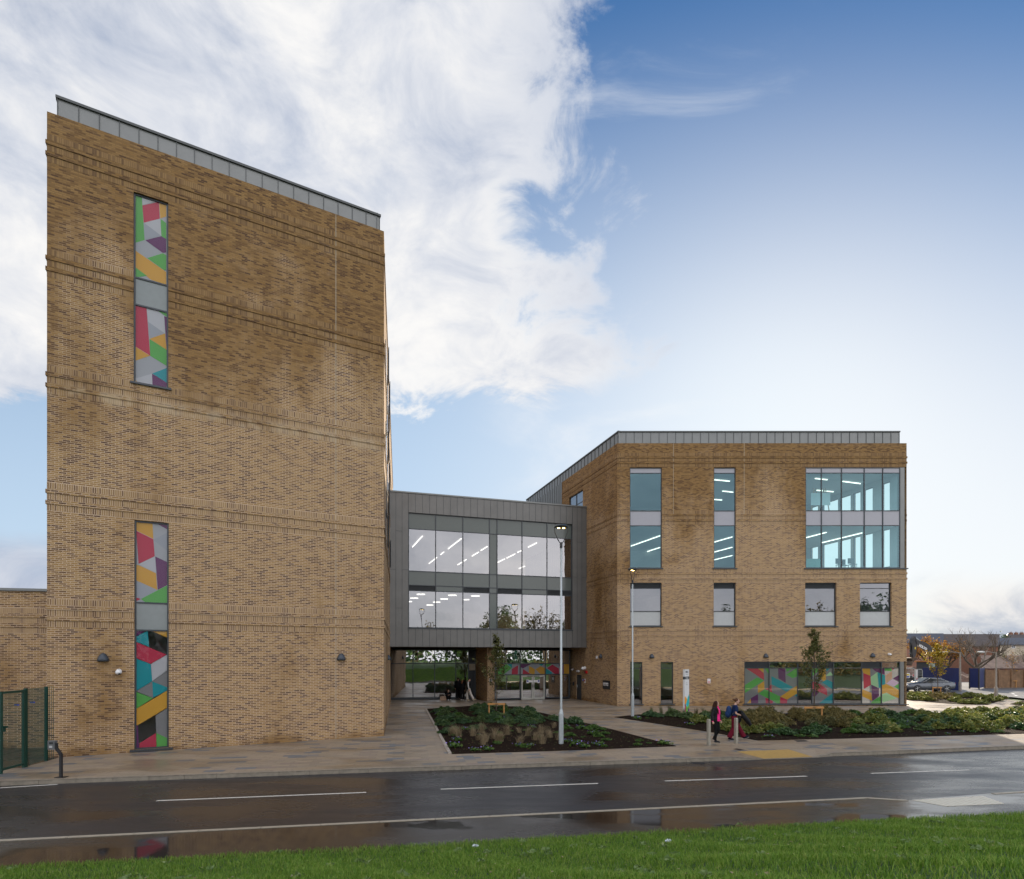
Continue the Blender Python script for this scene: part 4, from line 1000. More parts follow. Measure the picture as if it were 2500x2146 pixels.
def young_tree(loc,h,w,seed,label,leafm,nleaf,size,clear=.32,sparse=1.0,group=None,bark='bark'):
    rg=np.random.default_rng(seed); root=empty('young_tree',loc,label,'tree',group); loc=Vector(loc)
    mb=MB(); tips=[]
    pts=[loc+Vector((.03*math.sin(i*1.3+seed),.03*math.cos(i*1.7),h*i/8)) for i in range(9)]
    mb.tube(pts,[.045*(1-.85*i/8)*(h/5) for i in range(9)],8)
    nb=34
    for i in range(nb):
        t=clear+(1-clear)*(i+.5)/nb*.97; q=loc+Vector((0,0,h*t)); a=i*2.4+rg.uniform(-.3,.3)
        prof=math.sin(min(1,(t-clear)/(1-clear)*1.15+.18)*math.pi)**.7 if t<.97 else .2
        ln=w/2*max(.25,prof)*rg.uniform(.75,1.25)
        grow(mb,q,Vector((math.cos(a),math.sin(a),1.1)).normalized(),ln*1.35,.012*(h/5),1,rg,tips,.45,.3,3,(2,3),2)
    mb.build('trunk',M[bark],root)
    T=np.array([tuple(q) for q,l in tips]); 
    idx=rg.integers(0,len(T),nleaf); C=T[idx]+rg.normal(0,.055,(nleaf,3))
    V,F=leaves(C,size,rg,1.5,.1); npmesh('crown',V,F,leafm,root); return root
def stakes(x0,x1,y0,y1,label,z=0):
    a=P(x0,y1); b=P(x1,y1); d=a.y; ht=(y1-y0)/FP*d
    r=empty('tree_stake_frame',((a.x+b.x)/2,a.y,0),label,'tree stake')
    for q in (a,b):
        mb=MB(); mb.tube([q,q+Vector((0,0,ht))],[.045,.042],8); mb.build('post',M['timber'],r,smooth=False)
    mb=MB(); mb.bar(a+Vector((-.08,-.06,ht-.06)),b+Vector((.08,-.06,ht-.06)),.04,.11); c=mb.build('crossbar',M['timber'],r)
    mb=MB(); m_=(a+b)/2; mb.tube([m_+Vector((-.07,-.1,ht-.06)),m_+Vector((.07,-.1,ht-.06)),m_+Vector((.08,.08,ht-.06)),m_+Vector((-.08,.08,ht-.06)),m_+Vector((-.07,-.1,ht-.06))],.02,6); mb.build('tree_tie',M['black'],r)
q=P(1212.5,1744); h1=(1744-1558)/FP*q.y
young_tree((q.x,q.y,0),h1,1.5,4,'slender young tree tied to a timber frame in the courtyard bed',LM['olive'],2300,.075,.24)
stakes(1193.8,1230.2,1716,1750,'timber stake frame holding the young tree in the courtyard bed')
q=P(1988.5,1748); h2=(1748-1541)/FP*q.y
young_tree((q.x,q.y,0),h2,1.75,9,'leafy young tree in front of the patterned ribbon window in the long bed',LM['olive'],3800,.066,.22)
stakes(1966,2006.5,1724.5,1755,'timber stake frame around the young tree in front of the ribbon window')
q=P(2289.5,1690); h3=(1690-1579)/FP*q.y
young_tree((q.x,q.y,0),h3,2.0,14,'young tree with yellow autumn leaves in front of the grey car',LM['yellow'],2300,.095,.26)
stakes(2277.5,2296.5,1677,1693,'small timber stake frame around the yellow leaved tree by the car')
q=P(2471.5,1679); h4=(1679-1592)/FP*q.y
young_tree((q.x,q.y,0),h4,1.6,19,'thin nearly bare young tree in front of the timber fence at the right edge',LM['orange'],160,.08,.3,bark='bark_grey')
stakes(2464.5,2480.5,1661,1679,'timber stake frame around the nearly bare tree at the right edge')
def big_tree(name,x,ybase,d,h,w,seed,label,leafm=None,nleaf=0,size=.2,bark='bark_grey',clear=.28,cat='tree',group=None,loc=None,upw=.15,thick=1.0,ml=4):
    rg=np.random.default_rng(seed); 
    if loc is None: loc=Vector(((x-CX)/FP*d,d,0))
    root=empty(name,loc,label,cat,group); mb=MB(); tips=[]; loc=Vector(loc)
    top_=loc+Vector((0,0,h*clear)); mb.tube([loc,loc+Vector((.05,0,h*clear*.5)),top_],[h*.030*thick,h*.024*thick,h*.021*thick],9)
    for i in range(8):
        a=i*2*math.pi/8+rg.uniform(-.3,.3); el=rg.uniform(.7,1.7)
        dr=Vector((math.cos(a)*w/h,math.sin(a)*w/h,el)).normalized()
        grow(mb,top_-Vector((0,0,rg.uniform(0,h*.08))),dr,h*.36,h*.012*thick,1,rg,tips,.55,upw,4,(3,4),ml,0,6)
    z0=min(p[2] for p in mb.v); z1=max(p[2] for p in mb.v); k=h/(z1-z0)
    xs_=[p[0] for p in mb.v]; kw=min(1.6,max(.5,w/(max(xs_)-min(xs_))))
    mb.v=[(loc.x+(p[0]-loc.x)*kw,loc.y+(p[1]-loc.y)*kw,loc.z+(p[2]-loc.z)*k) for p in mb.v]
    mb.build('trunk',M[bark],root)
    if leafm and nleaf:
        T=np.array([(loc.x+(q.x-loc.x)*kw,loc.y+(q.y-loc.y)*kw,loc.z+(q.z-loc.z)*k) for q,l in tips if l>=2]); 
        C=T[rg.integers(0,len(T),nleaf)]+rg.normal(0,h*.025,(nleaf,3)); V,F=leaves(C,size,rg,1.3,.1); npmesh('crown',V,F,leafm,root)
    return root
big_tree('tree',2385,0,74,7.6,10.5,31,'large bare spreading tree behind the blue hoarding at the right',upw=.12,thick=1.3)
big_tree('tree',2272,0,100,7.4,9,33,'tree with thin orange and yellow leaves behind the excavator boom',LM['orange'],2600,.22,'bark')
big_tree('tree',2315,0,98,7.0,8,35,'tree with sparse brown orange leaves between the orange tree and the bare tree',LM['orange'],500,.2,'bark')
big_tree('tree',2488,0,88,5.6,7,37,'small bare tree with olive twigs in front of the cream house',LM['olive'],500,.12,'bark_grey')
big_tree('tree',2240,0,150,11.2,10,39,'bare grey tree rising behind the long slate roof near the brick wing',None,0,.2)
big_tree('evergreen_tree',2444,0,150,10.2,6,41,'dark evergreen tree on the skyline left of the chimneys',LM['dark'],2500,.35,'bark')
# trees and hedge behind the viewer (seen mirrored in the glass)
bt=[(-34,-26,9,8),(-20,-34,12,9),(-6,-40,10,10),(6,-38,13,10),(18,-36,9,9),(30,-30,11,10),(45,-30,15,12),(55,-28,16,12),(68,-26,15,13),(82,-22,14,12)]
for i,(x,y,h,w) in enumerate(bt):
    big_tree('tree',0,0,0,h,w,60+i,['dense green tree across the road, mirrored in the glass','bare brown tree across the road, mirrored in the glass'][i%2],LM['dark'] if i%2==0 else LM['amber'],3500 if i%2==0 else 600,.38,'bark',loc=Vector((x,y,0)),group='trees across the road behind the viewer',ml=3)
rgq=np.random.default_rng(5); n=9000; C=np.stack([rgq.uniform(-60,80,n),rgq.normal(-27,1.2,n),rgq.uniform(0,2.6,n)],1); C[:,2]*=(.7+.3*np.sin(C[:,0]*.5)); V,F=leaves(C,.35,rgq,1.3,.1)
tag(npmesh('hedge',V,F,LM['amber']),'long brown hedge across the road, mirrored in the glass','hedge')

rgq=np.random.default_rng(6); n=16000; C=np.stack([rgq.uniform(-70,110,n),rgq.normal(-38,1.6,n),rgq.uniform(0,1,n)*8.0],1); C[:,2]*=(.75+.18*np.sin(C[:,0]*.23)+.1*np.sin(C[:,0]*.71)); V,F=leaves(C,.6,rgq,1.3,.1)
tag(npmesh('tree_belt',V,F,LM['dark']),'dense green tree belt across the road, mirrored in the glass','trees',kind='stuff')
for i in range(9):
    x=-22+i*9.5; mb=MB(); mb.tube([(x,-25,-.1),(x,-25,5.5)],.06,6); tag(mb.build('fence_post',M['green_paint' if i%3 else 'white']),'tall sports pitch post across the road, mirrored in the glass','post',group='pitch posts across the road')
# litter of leaves on the mulch, weeds in the lawn
def scatter(polys,n,seed,zf,size,mat,name,label,cat,flat=True):
    rg=np.random.default_rng(seed); pts=[]
    for p,w in polys: pts+=inpoly(p,int(n*w),rg,.0)
    C=np.array([(x,y,zf(x,y)) for x,y in pts]); V,F=leaves(C,size,rg,1.4,0)
    if flat: V[:,2]=np.repeat(C[:,2],4)+(V[:,2]-np.repeat(C[:,2],4))*.35+.01
    tag(npmesh(name,V,F,mat),label,cat,kind='stuff')
scatter([(BED1,.4),(BED2,.5),(BED3,.1)],5200,31,lambda x,y:.03,.045,LM['mulchbits'],'fallen_leaves','small fallen leaves and sprouts on the dark mulch','leaves')
GP=[Vector((-9,9,0)),Vector((-4,10.5,0)),Vector((12,13,0)),Vector((9,7,0)),Vector((4,4.6,0)),Vector((-4,4.6,0)),Vector((-7,6,0))]
scatter([(GP,1)],380,32,lambda x,y:float(mound_h(x,y))+.05,.030,LM['straw'],'fallen_leaves','small dead leaves caught in the grass bank','leaves')
rgw=np.random.default_rng(33); C=[]
for x,y in inpoly(GP,110,rgw):
    for k in range(9): a=k*.7+x; C.append((x+.05*math.cos(a)*rgw.uniform(.4,1.3),y+.05*math.sin(a),float(mound_h(x,y))+.055))
V,F=leaves(np.array(C),.042,rgw,2.2,.1); tag(npmesh('weeds',V,F,LM['weed']),'pale broad leaved weeds growing through the grass bank','weeds',kind='stuff')
# ================================================================== THINGS
def text_mesh(body,size,bold=0.0,sx=1.0,align='CENTER'):
    cu=bpy.data.curves.new('lettering','FONT'); cu.body=body; cu.size=size; cu.align_x=align; cu.align_y='CENTER'; cu.offset=bold; cu.extrude=.002; cu.resolution_u=3
    o=bpy.data.objects.new('lettering',cu); COL.objects.link(o)
    dg=bpy.context.evaluated_depsgraph_get(); me=bpy.data.meshes.new_from_object(o.evaluated_get(dg)); bpy.data.objects.remove(o); bpy.data.curves.remove(cu)
    for v in me.vertices: v.co.x*=sx
    return me
def text(body,size,mat,org,xd,zd,parent,bold=0.0,sx=1.0,align='CENTER'):
    me=text_mesh(body,size,bold,sx,align); xd=Vector(xd).normalized(); zd=Vector(zd).normalized(); nd=xd.cross(zd)
    mt=Matrix(((xd.x,zd.x,nd.x,org[0]),(xd.y,zd.y,nd.y,org[1]),(xd.z,zd.z,nd.z,org[2]),(0,0,0,1)))
    me.transform(mt); me.materials.clear(); me.materials.append(mat); me.name='lettering'
    o=bpy.data.objects.new('lettering',me); COL.objects.link(o); adopt(o,parent); return o
def ftext(F,body,size,mat,u,z,off,parent,**k):
    p=F.pt(u,z,off); return text(body,size,mat,p,(F.d.x,F.d.y,0),(0,0,1),parent,**k)
# ---- lamp columns
lampglow=plain('led_glow',(1,.72,.25),.5,emit=6.0)
def lamp_post(px,py,ytop,label,yaw):
    q=P(px,py); top=H+(HY-ytop)/FP*q.y; r=empty('street_lamp',(q.x,q.y,0),label,'street lamp','tall galvanised lamp columns in front of the college')
    mb=MB(); mb.lathe([(.11,0),(.11,.02),(.095,.02),(.095,1.22),(.085,1.27),(.05,1.40),(.048,1.42)],(q.x,q.y,0),14); mb.box(q.x+.03,q.x+.07,q.y-.105,q.y-.09,.45,1.0,0)
    mb.build('pole_base',M['galv'],r,smooth=False)
    mb=MB(); mb.lathe([(.048,1.42),(.042,top-.92),(.0,top-.92)],(q.x,q.y,0),12); mb.build('pole',M['galv'],r,smooth=True)
    mb=MB(); mb.lathe([(.055,top-.93),(.055,top-.78),(.03,top-.70),(0,top-.70)],(q.x,q.y,0),10)
    dx=Vector((math.cos(yaw),math.sin(yaw),0))
    for s in (-1,1):
        c=Vector((q.x,q.y,0)); mb.tube([c+Vector((0,0,top-.80)),c+dx*s*.14+Vector((0,0,top-.58)),c+dx*s*.245+Vector((0,0,top-.33)),c+dx*s*.27+Vector((0,0,top-.10))],[.022,.02,.018,.018],6)
    mb.build('yoke',M['black'],r)
    mb=MB(); mb.lathe([(0,top-.13),(.20,top-.13),(.26,top-.10),(.27,top-.07),(.22,top-.02),(.10,top),(0,top)],(q.x,q.y,0),18); hd=mb.build('lamp_head',M['frame'],r,smooth=False)
    for s in (-1,1):
        mb=MB(); c=Vector((q.x,q.y,top-.134))+dx*s*.10; mb.lathe([(.055,-.012),(.055,.003)],c,8); mb.face([c+Vector((.055*math.cos(k*math.pi/4),.055*math.sin(k*math.pi/4),-.012)) for k in range(8)][::-1]); mb.build('led',lampglow,hd)
    return r
lamp_post(1370,1817,1281,'tall lamp column standing in the courtyard bed, in front of the grey link block',0)
lamp_post(1544.3,1749.5,1387,'lamp column at the left tip of the long bed, in front of narrow windows',.9)
# ---- bollards
for px,py,lab in ((1730.2,1819,'square grey bollard in front of the woman in the black jacket'),(1797,1814.8,'square grey bollard in front of the woman in burgundy trousers')):
    q=P(px,py); r=empty('bollard',(q.x,q.y,0),lab,'bollard','square bollards on the pavement'); mb=MB(); a=.055
    c=lambda z,k=1:[(q.x+sx_*a*k,q.y+sy*a*k,z) for sx_,sy in ((-1,-1),(1,-1),(1,1),(-1,1))]
    rot=Matrix.Rotation(.35,3,'Z'); 
    def rr(z,k=1): return [tuple(Vector((q.x,q.y,0))+rot@(Vector(p)-Vector((q.x,q.y,0)))) for p in c(z,k)]
    mb.box8(rr(0)+rr(1.0)); mb.box8(rr(1.0,.96)+rr(1.03,.8)); mb.build('post',plain('bollard_steel',(.33,.31,.26),.45,.3,.15,12),r)
    mb=MB(); mb.box8(rr(.001,1.5)+rr(.008,1.5)); mb.build('base_plate',M['kerb'],r)
# ---- totem sign
qa=P(1667.3,1743.5); dT=qa.y; qb=PD(1671.4,HY,dT-.12); qc=PD(1682.4,HY,dT+.30)
zt=H+(HY-1634.3)/FP*dT; r=empty('totem_sign',(qa.x,qa.y,0),'tall white totem sign with coloured shards at its foot, left of the two women','sign')
mb=MB(); ph=[qa.xy,qb.xy,qc.xy,(qc.xy+(qa.xy-qb.xy))]; z0t=.14
mb.prism([tuple(p) for p in ph],z0t,zt); mb.build('sign_body',M['white'],r)
mb=MB(); cc_=sum(ph,Vector((0,0)))/4; mb.prism([tuple(cc_+(p-cc_)*.85) for p in ph],0,z0t); mb.build('plinth',M['kerb'],r)
FX=Fac(qb.xy,qc.xy); FY=Fac(qa.xy,qb.xy)
Z_=lambda y: H+(HY-(1620+y/12.7))/FP*dT
U_=lambda x: (x-275)/(408-275)*FX.L
mb=MB(); FX.rect(mb,0,FX.L,Z_(490),Z_(405),.004); FY.rect(mb,0,FY.L,Z_(492),Z_(408),.004); mb.build('name_band',plain('sign_slate',(.03,.045,.055),.5),r)
mb=MB(); ks='oygtpr'
shards=[(0,[(278,1000),(350,1110),(310,1275),(278,1235)]),(1,[(400,960),(408,955),(408,1230),(365,1360),(310,1275),(350,1110)]),(2,[(408,1235),(408,1420),(365,1365)]),(3,[(278,1240),(305,1270),(278,1370)]),(4,[(305,1275),(312,1300),(310,1510),(278,1525),(278,1370)]),(5,[(315,1300),(365,1365),(362,1500),(316,1512)]),(6,[(368,1370),(408,1430),(408,1480),(368,1495)])]
tc=[(.85,.35,.01),(.0,.45,.50),(.16,.50,.03),(.12,.03,.16),(.55,.04,.10),(.16,.50,.03),(.12,.03,.16)]
for i,(k,pts) in enumerate(shards):
    qd=clip([(U_(x),Z_(y)) for x,y in pts],0,FX.L,z0t,zt)
    if area(qd)<0: qd=qd[::-1]
    FX.poly(mb,qd,.004+.0006*i,i)
mb.build('coloured_shards',[plain('shard_%s'%n_,c,.5,var=.02) for n_,c in zip(['orange','teal','lime','plum','crimson','lime2','plum2'],tc)],r)
ftext(FX,'NRC',.17,plain('sign_grey',(.10,.11,.12),.6),U_(342),Z_(262),.006,r,bold=.006,sx=1.0)
ftext(FX,'Regional College',.075,plain('sign_pale_grey',(.45,.45,.46),.6),U_(342),Z_(335),.006,r,sx=.62)
ftext(FX,'Farm Lodge',.10,M['white'],U_(342),Z_(447),.008,r,bold=.003,sx=.66)
ftext(FX,'Main',.08,_pc['sign_pale_grey'],U_(330),Z_(592),.006,r); ftext(FX,'Entrance',.08,_pc['sign_pale_grey'],U_(338),Z_(652),.006,r,sx=.75)
# ---- black wall sign
u0,u1=FRL.u(1472.8),FRL.u(1489.9); zz1=FRL.uz(1472.8,1660.4)[1]; zz0=FRL.uz(1472.8,1681.3)[1]
r=empty('wall_sign',FRL.pt(u0,zz0,0),'square black sign with white lettering on the side wall of the right block','sign')
mb=MB(); FRL.box(mb,u0,u1,zz0,zz1,.01,.05); mb.build('board',M['black'],r)
um=(u0+u1)/2-.06*(u1-u0); hh=zz1-zz0; ww=u1-u0
ftext(FRL,'NORTHERN',.21*hh,M['white'],um,zz0+.64*hh,.052,r,bold=.012,sx=.80*ww/(.21*hh*5.9)); ftext(FRL,'Regional College',.19*hh,M['white'],um,zz0+.46*hh,.052,r,bold=.006,sx=.80*ww/(.19*hh*7.6))
# ---- wall mounted things
def wall_lamp(F,x,y,label,s=1.0):
    u,z=F.uz(x,y); p=F.pt(u,z,0); r=empty('wall_lamp',p,label,'wall lamp','dark cone wall lamps')
    mb=MB(); n=F.n; prof=[(.02,.17),(.07,.15),(.13,.07),(.175,-.03),(.185,-.11),(.16,-.13),(0,-.13)]
    base=Vector((p.x+n.x*.02,p.y+n.y*.02,p.z)); mb.lathe([(a*s,b*s) for a,b in prof],(0,0,0),16)
    mb.v=[tuple(base+Vector((F.d.x*v[0]+n.x*max(0,v[1]),F.d.y*v[0]+n.y*max(0,v[1]),v[2]))) for v in mb.v]
    mb.build('lamp_shade',plain('lamp_slate',(.05,.06,.075),.45,.2),r,smooth=True)
    mb=MB(); F.box(mb,u-.09,u+.09,z-.139,z-.132,.02,.12); mb.build('lens',plain('lamp_lens',(.35,.33,.2),.3),r); return r
wall_lamp(FT,252,1606,'cone wall lamp on the tall block, left of its tall window',1.0)
wall_lamp(FT,833,1604.5,'cone wall lamp on the tall block, near its right corner',1.0)
wall_lamp(FR,1591,1602,'cone wall lamp above the gap between the two narrow ground floor windows')
wall_lamp(FR,1869.5,1601,'cone wall lamp above the left part of the patterned ribbon window')
wall_lamp(FR,2130,1600,'cone wall lamp above the right part of the patterned ribbon window')
wall_lamp(FRL,1468,1602,'cone wall lamp on the side wall above the black sign')
wall_lamp(FS,946,1606,'cone wall lamp on the hidden side of the tall block, seen edge on')
def camera_dome(F,x,y,label,s=1):
    u,z=F.uz(x,y); p=F.pt(u,z,0); r=empty('security_camera',p,label,'security camera','white security cameras')
    mb=MB(); mb.lathe([(.09*s,0),(.09*s,.05*s),(.07*s,.07*s)],(0,0,0),12,axis='z'); 
    mb.v=[tuple(p+Vector((F.d.x*v[0]+F.n.x*v[2],F.d.y*v[0]+F.n.y*v[2],v[1]))) for v in mb.v]; mb.build('bracket',M['white'],r)
    c=F.pt(u,z-.03,.14*s); mb=MB(); mb.ellipsoid(c,(.10*s,.10*s,.09*s)); mb.build('housing',M['white'],r,smooth=True)
    mb=MB(); mb.ellipsoid(F.pt(u+.03,z-.08*s,.19*s),(.045*s,.045*s,.04*s),8,6); mb.build('lens',M['black'],r,smooth=True); return r
camera_dome(FT,290.5,1639,'white security camera on the tall block beside its tall window')
camera_dome(FR,2170,1597,'white security camera near the right corner of the right block')
camera_dome(FRL,1428.8,1631,'white security camera on the side wall above the alarm',1.5)
camera_dome(FRL,1399,1634,'small white camera on the side wall nearest the entrance screen',.8)
def wall_box(F,x0,y0,x1,y1,name,label,cat,mat,d=.08,extra=None):
    u0,z1=F.uz(x0,y0); u1,_=F.uz(x1,y0); z0=F.uz(x0,y1)[1]
    mb=MB(); F.box(mb,u0,u1,z0,z1,.003,d); o=mb.build(name,mat,None); tag(o,label,cat)
    if extra: extra(o,u0,u1,z0,z1)
    return o
wall_box(FRL,1410.5,1636,1415,1640.5,'emergency_light','white box light over the dark side door','light',M['white'],.15)
def alarm(o,u0,u1,z0,z1): mb=MB(); mb.ellipsoid(FRL.pt((u0+u1)/2,z0+.08,.14),(.06,.06,.05),8,6); mb.build('sounder',M['black'],o,smooth=True)
wall_box(FRL,1430.6,1637.5,1434.5,1644,'fire_alarm','red fire alarm sounder on the side wall right of the dark door','alarm',plain('alarm_red',(.5,.01,.01),.4),.12,alarm)
def disc(col):
    def f(o,u0,u1,z0,z1):
        mb=MB(); c=(u0+u1)/2; zc=z0+(z1-z0)*.55; rr=min(u1-u0,z1-z0)*.36; F_=FRL if o.name.startswith('notice_sign') else FPR
        mb.face([F_.pt(c+rr*math.cos(k*math.pi/6),zc+rr*math.sin(k*math.pi/6),.03) for k in range(12)]); mb.build('symbol',col,o)
    return f
FPR=Fac(PF,RG0)
wall_box(FRL,1422.2,1657.2,1425.2,1662.5,'notice_sign','small blue notice right of the dark side door','sign',plain('sign_blue',(.03,.06,.35),.5),.02,disc(M['white']))
wall_box(FRL,1426.6,1657,1430,1667,'notice_sign','white notice with a red symbol right of the dark side door','sign',M['white'],.02,disc(_pc['alarm_red']))
wall_box(FPR,1194.5,1657,1201.2,1664,'pier_sign','white notice with a blue disc on the brick pier by the entrance','sign',M['white'],.02,disc(_pc['sign_blue']))
wall_box(FRL,1400.3,1665,1402.6,1673,'entry_phone','black entry phone beside the dark side door','entry phone',M['black'],.1)
wall_box(FRL,1457.5,1601.5,1459.5,1608,'motion_sensor','small white motion sensor left of the cone lamp on the side wall','sensor',M['white'],.1)
def wsign(o,u0,u1,z0,z1):
    h_=z1-z0; mb=MB(); FR.box(mb,u0+.03,u1-.03,z0+.12*h_,z0+.42*h_,.021,.024); mb.build('red_panel',plain('notice_red',(.6,.03,.04),.5),o)
    ftext(FR,'NO SMOKING',.08,M['white'],(u0+u1)/2,z0+.27*h_,.026,o,sx=(u1-u0-.1)/.50); ftext(FR,'NOTICE',.09,_pc['notice_red'],(u0+u1)/2,z0+.72*h_,.022,o,sx=(u1-u0-.1)/.42)
wall_box(FR,1727,1657,1734.3,1668,'wall_notice','white notice with a red panel on the brick wall between totem and ribbon window','sign',M['white'],.02,wsign)
# ---- gate, fence and intercom at the left
g=[P(2,1889.5),P(62.5,1872.6),P(112.8,1857.8)]
def mesh_panel(a,b,z0,z1,parent,name='mesh_panel',pitch=.05):
    mb=MB(); a=Vector(a);b=Vector(b); n=int((b-a).length/pitch); 
    for i in range(n+1):
        p=a+(b-a)*i/n; mb.bar(p+Vector((0,0,z0)),p+Vector((0,0,z1)),.009,.009)
    k=int((z1-z0)/.2)
    for i in range(k+1):
        z=z0+(z1-z0)*i/k; mb.bar(a+Vector((0,0,z)),b+Vector((0,0,z)),.007,.007)
    return mb.build(name,M['green_paint'],parent)
r=empty('security_gate',g[0],'dark green mesh security gate at the lower left corner','gate')
for i,(p,w,hh) in enumerate(((g[0],.07,2.46),(g[1]-(g[1]-g[0]).normalized()*.09,.07,2.46))):
    mb=MB(); mb.bar(p,p+Vector((0,0,hh)),w,w,up=(g[1]-g[0]).normalized()); mb.build('frame_post',M['green_paint'],r)
d_=(g[1]-g[0]).normalized()
mb=MB(); mb.bar(g[0]+Vector((0,0,2.42)),g[1]-d_*.1+Vector((0,0,2.42)),.05,.07); mb.bar(g[0]+Vector((0,0,.12)),g[1]-d_*.1+Vector((0,0,.12)),.05,.07)
for i in range(9):
    p=g[0]+d_*.0+Vector((0,0,.2+i*.27)); mb.ellipsoid(p+Vector((0,-.045,0)),(.012,.012,.012),6,4,1)
mb.build('rail',[M['green_paint'],M['galv']],r); mesh_panel(g[0],g[1]-d_*.1,.15,2.4,r)
mb=MB(); c=g[0]+d_*.16+Vector((0,-.05,1.35)); mb.box(c.x-.12,c.x+.06,c.y-.03,c.y+.03,c.z-.10,c.z+.02); mb.box(c.x-.12,c.x+.16,c.y-.04,c.y,c.z+.02,c.z+.07); mb.build('lock',M['green_paint'],r)
mb=MB(); c=g[1]-d_*.35+Vector((0,-.04,2.0)); mb.box(c.x-.08,c.x+.08,c.y-.01,c.y,c.z-.02,c.z+.03); mb.build('maker_plate',_pc['sign_blue'],r)
mesh_l=P(-140,1930); mesh_panel(g[0]-d_*2.4,g[0]-d_*.08,.15,2.4,r)
r=empty('mesh_fence',g[1],'dark green mesh fence panel between the gate and the tall block','fence')
for p in (g[1],g[2]):
    mb=MB(); mb.bar(p,p+Vector((0,0,2.5)),.08,.08,up=(g[2]-g[1]).normalized()); mb.build('post',M['green_paint'],r)
mesh_panel(g[1]+Vector((.05,.02,0)),g[2],.05,2.48,r); mesh_panel(g[2]+Vector((.05,0,0)),g[2]+Vector((.18,.08,0)),.05,2.5,r)
mb=MB(); dd=(g[2]-g[1]).normalized(); c=g[1]+dd*.38+Vector((0,-.02,2.02)); mb.box(c.x-.08,c.x+.08,c.y-.01,c.y,c.z-.02,c.z+.03); mb.build('maker_plate',_pc['sign_blue'],r)
q=P(149,1898); dq=q.y; r=empty('intercom_post',q,'black cranked intercom post with a grey panel in front of the tall block','intercom')
mb=MB(); zk=lambda y:H+(HY-y)/FP*dq
mb.bar(q,Vector((q.x,q.y,zk(1841))),.065,.065); mb.bar(Vector((q.x,q.y,zk(1841.5))),Vector((q.x-.15,q.y,zk(1825))),.065,.065); mb.box(q.x-.16,q.x-.10,q.y-.03,q.y+.03,zk(1829),zk(1814)); mb.build('post',M['black'],r)
mb=MB(); x0=PD(119.3,HY,dq).x; x1=PD(136.8,HY,dq).x; mb.box(x0,x1,q.y-.05,q.y+.05,zk(1829.6),zk(1807.8)); pn=mb.build('call_panel',plain('panel_grey',(.16,.165,.17),.4,.4),r)
mb=MB(); mb.box(x0+.05,x1-.05,q.y-.054,q.y-.051,zk(1815.5),zk(1811.5)); mb.build('screen',M['black'],pn)
mb=MB()
for k in (0,1): mb.box(x0+.05,x1-.07,q.y-.054,q.y-.051,zk(1824.5-2.6*k),zk(1823-2.6*k))
mb.build('button',M['white'],pn)
mb=MB(); mb.box(q.x-.12,q.x+.14,q.y-.1,q.y+.1,.001,.02); mb.build('base_plate',M['black'],r)

# ================================================================== PEOPLE
def fused(name,mb,mat,parent,vox=.011,smooth=3):
    o=mb.build(name,mat,None); md=o.modifiers.new('r','REMESH'); md.mode='VOXEL'; md.voxel_size=vox; md.use_smooth_shade=True
    if smooth: s=o.modifiers.new('s','SMOOTH'); s.iterations=smooth; s.factor=.5
    dg=bpy.context.evaluated_depsgraph_get(); me=bpy.data.meshes.new_from_object(o.evaluated_get(dg)); me.name=name
    bpy.data.objects.remove(o); me.materials.clear(); me.materials.append(mat)
    n=bpy.data.objects.new(name,me); COL.objects.link(n)
    if parent is not None: n.parent=parent; n.matrix_parent_inverse=Matrix.Identity(4)
    return n
SK=plain('skin',(.55,.33,.24),.55,var=.05)
def rings(mb,rs,fr,n=16):
    "rs: (z, cx, cy, rx, ry)"
    base=len(mb.v)
    for z,cx,cy,rx,ry in rs:
        for k in range(n):
            a=2*math.pi*k/n; mb.v.append(tuple(fr(cx+rx*math.cos(a),cy+ry*math.sin(a),z)))
    for i in range(len(rs)-1):
        for k in range(n):
            a=base+i*n+k; b=base+i*n+(k+1)%n; mb.f.append((a,b,b+n,a+n)); mb.m.append(0); mb.uv+=[(0,0)]*4
    mb.f.append(tuple(base+k for k in range(n-1,-1,-1))); mb.m.append(0); mb.uv+=[(0,0)]*n
    e=base+(len(rs)-1)*n; mb.f.append(tuple(e+k for k in range(n))); mb.m.append(0); mb.uv+=[(0,0)]*n
DEF=dict(hipL=(0,.085,.90),kneeL=(.02,.09,.48),ankL=(0,.09,.09),toeL=(.15,.10,.03),hipR=(0,-.085,.90),kneeR=(.02,-.09,.48),ankR=(0,-.09,.09),toeR=(.15,-.10,.03),
         shL=(0,.165,1.385),elL=(-.03,.215,1.11),wrL=(.03,.22,.88),haL=(.06,.22,.80),shR=(0,-.165,1.385),elR=(-.03,-.215,1.11),wrR=(.03,-.22,.88),haR=(.06,-.22,.80),head=(.02,0,1.59),look=0.0,lean=0.0,dz=0.0)
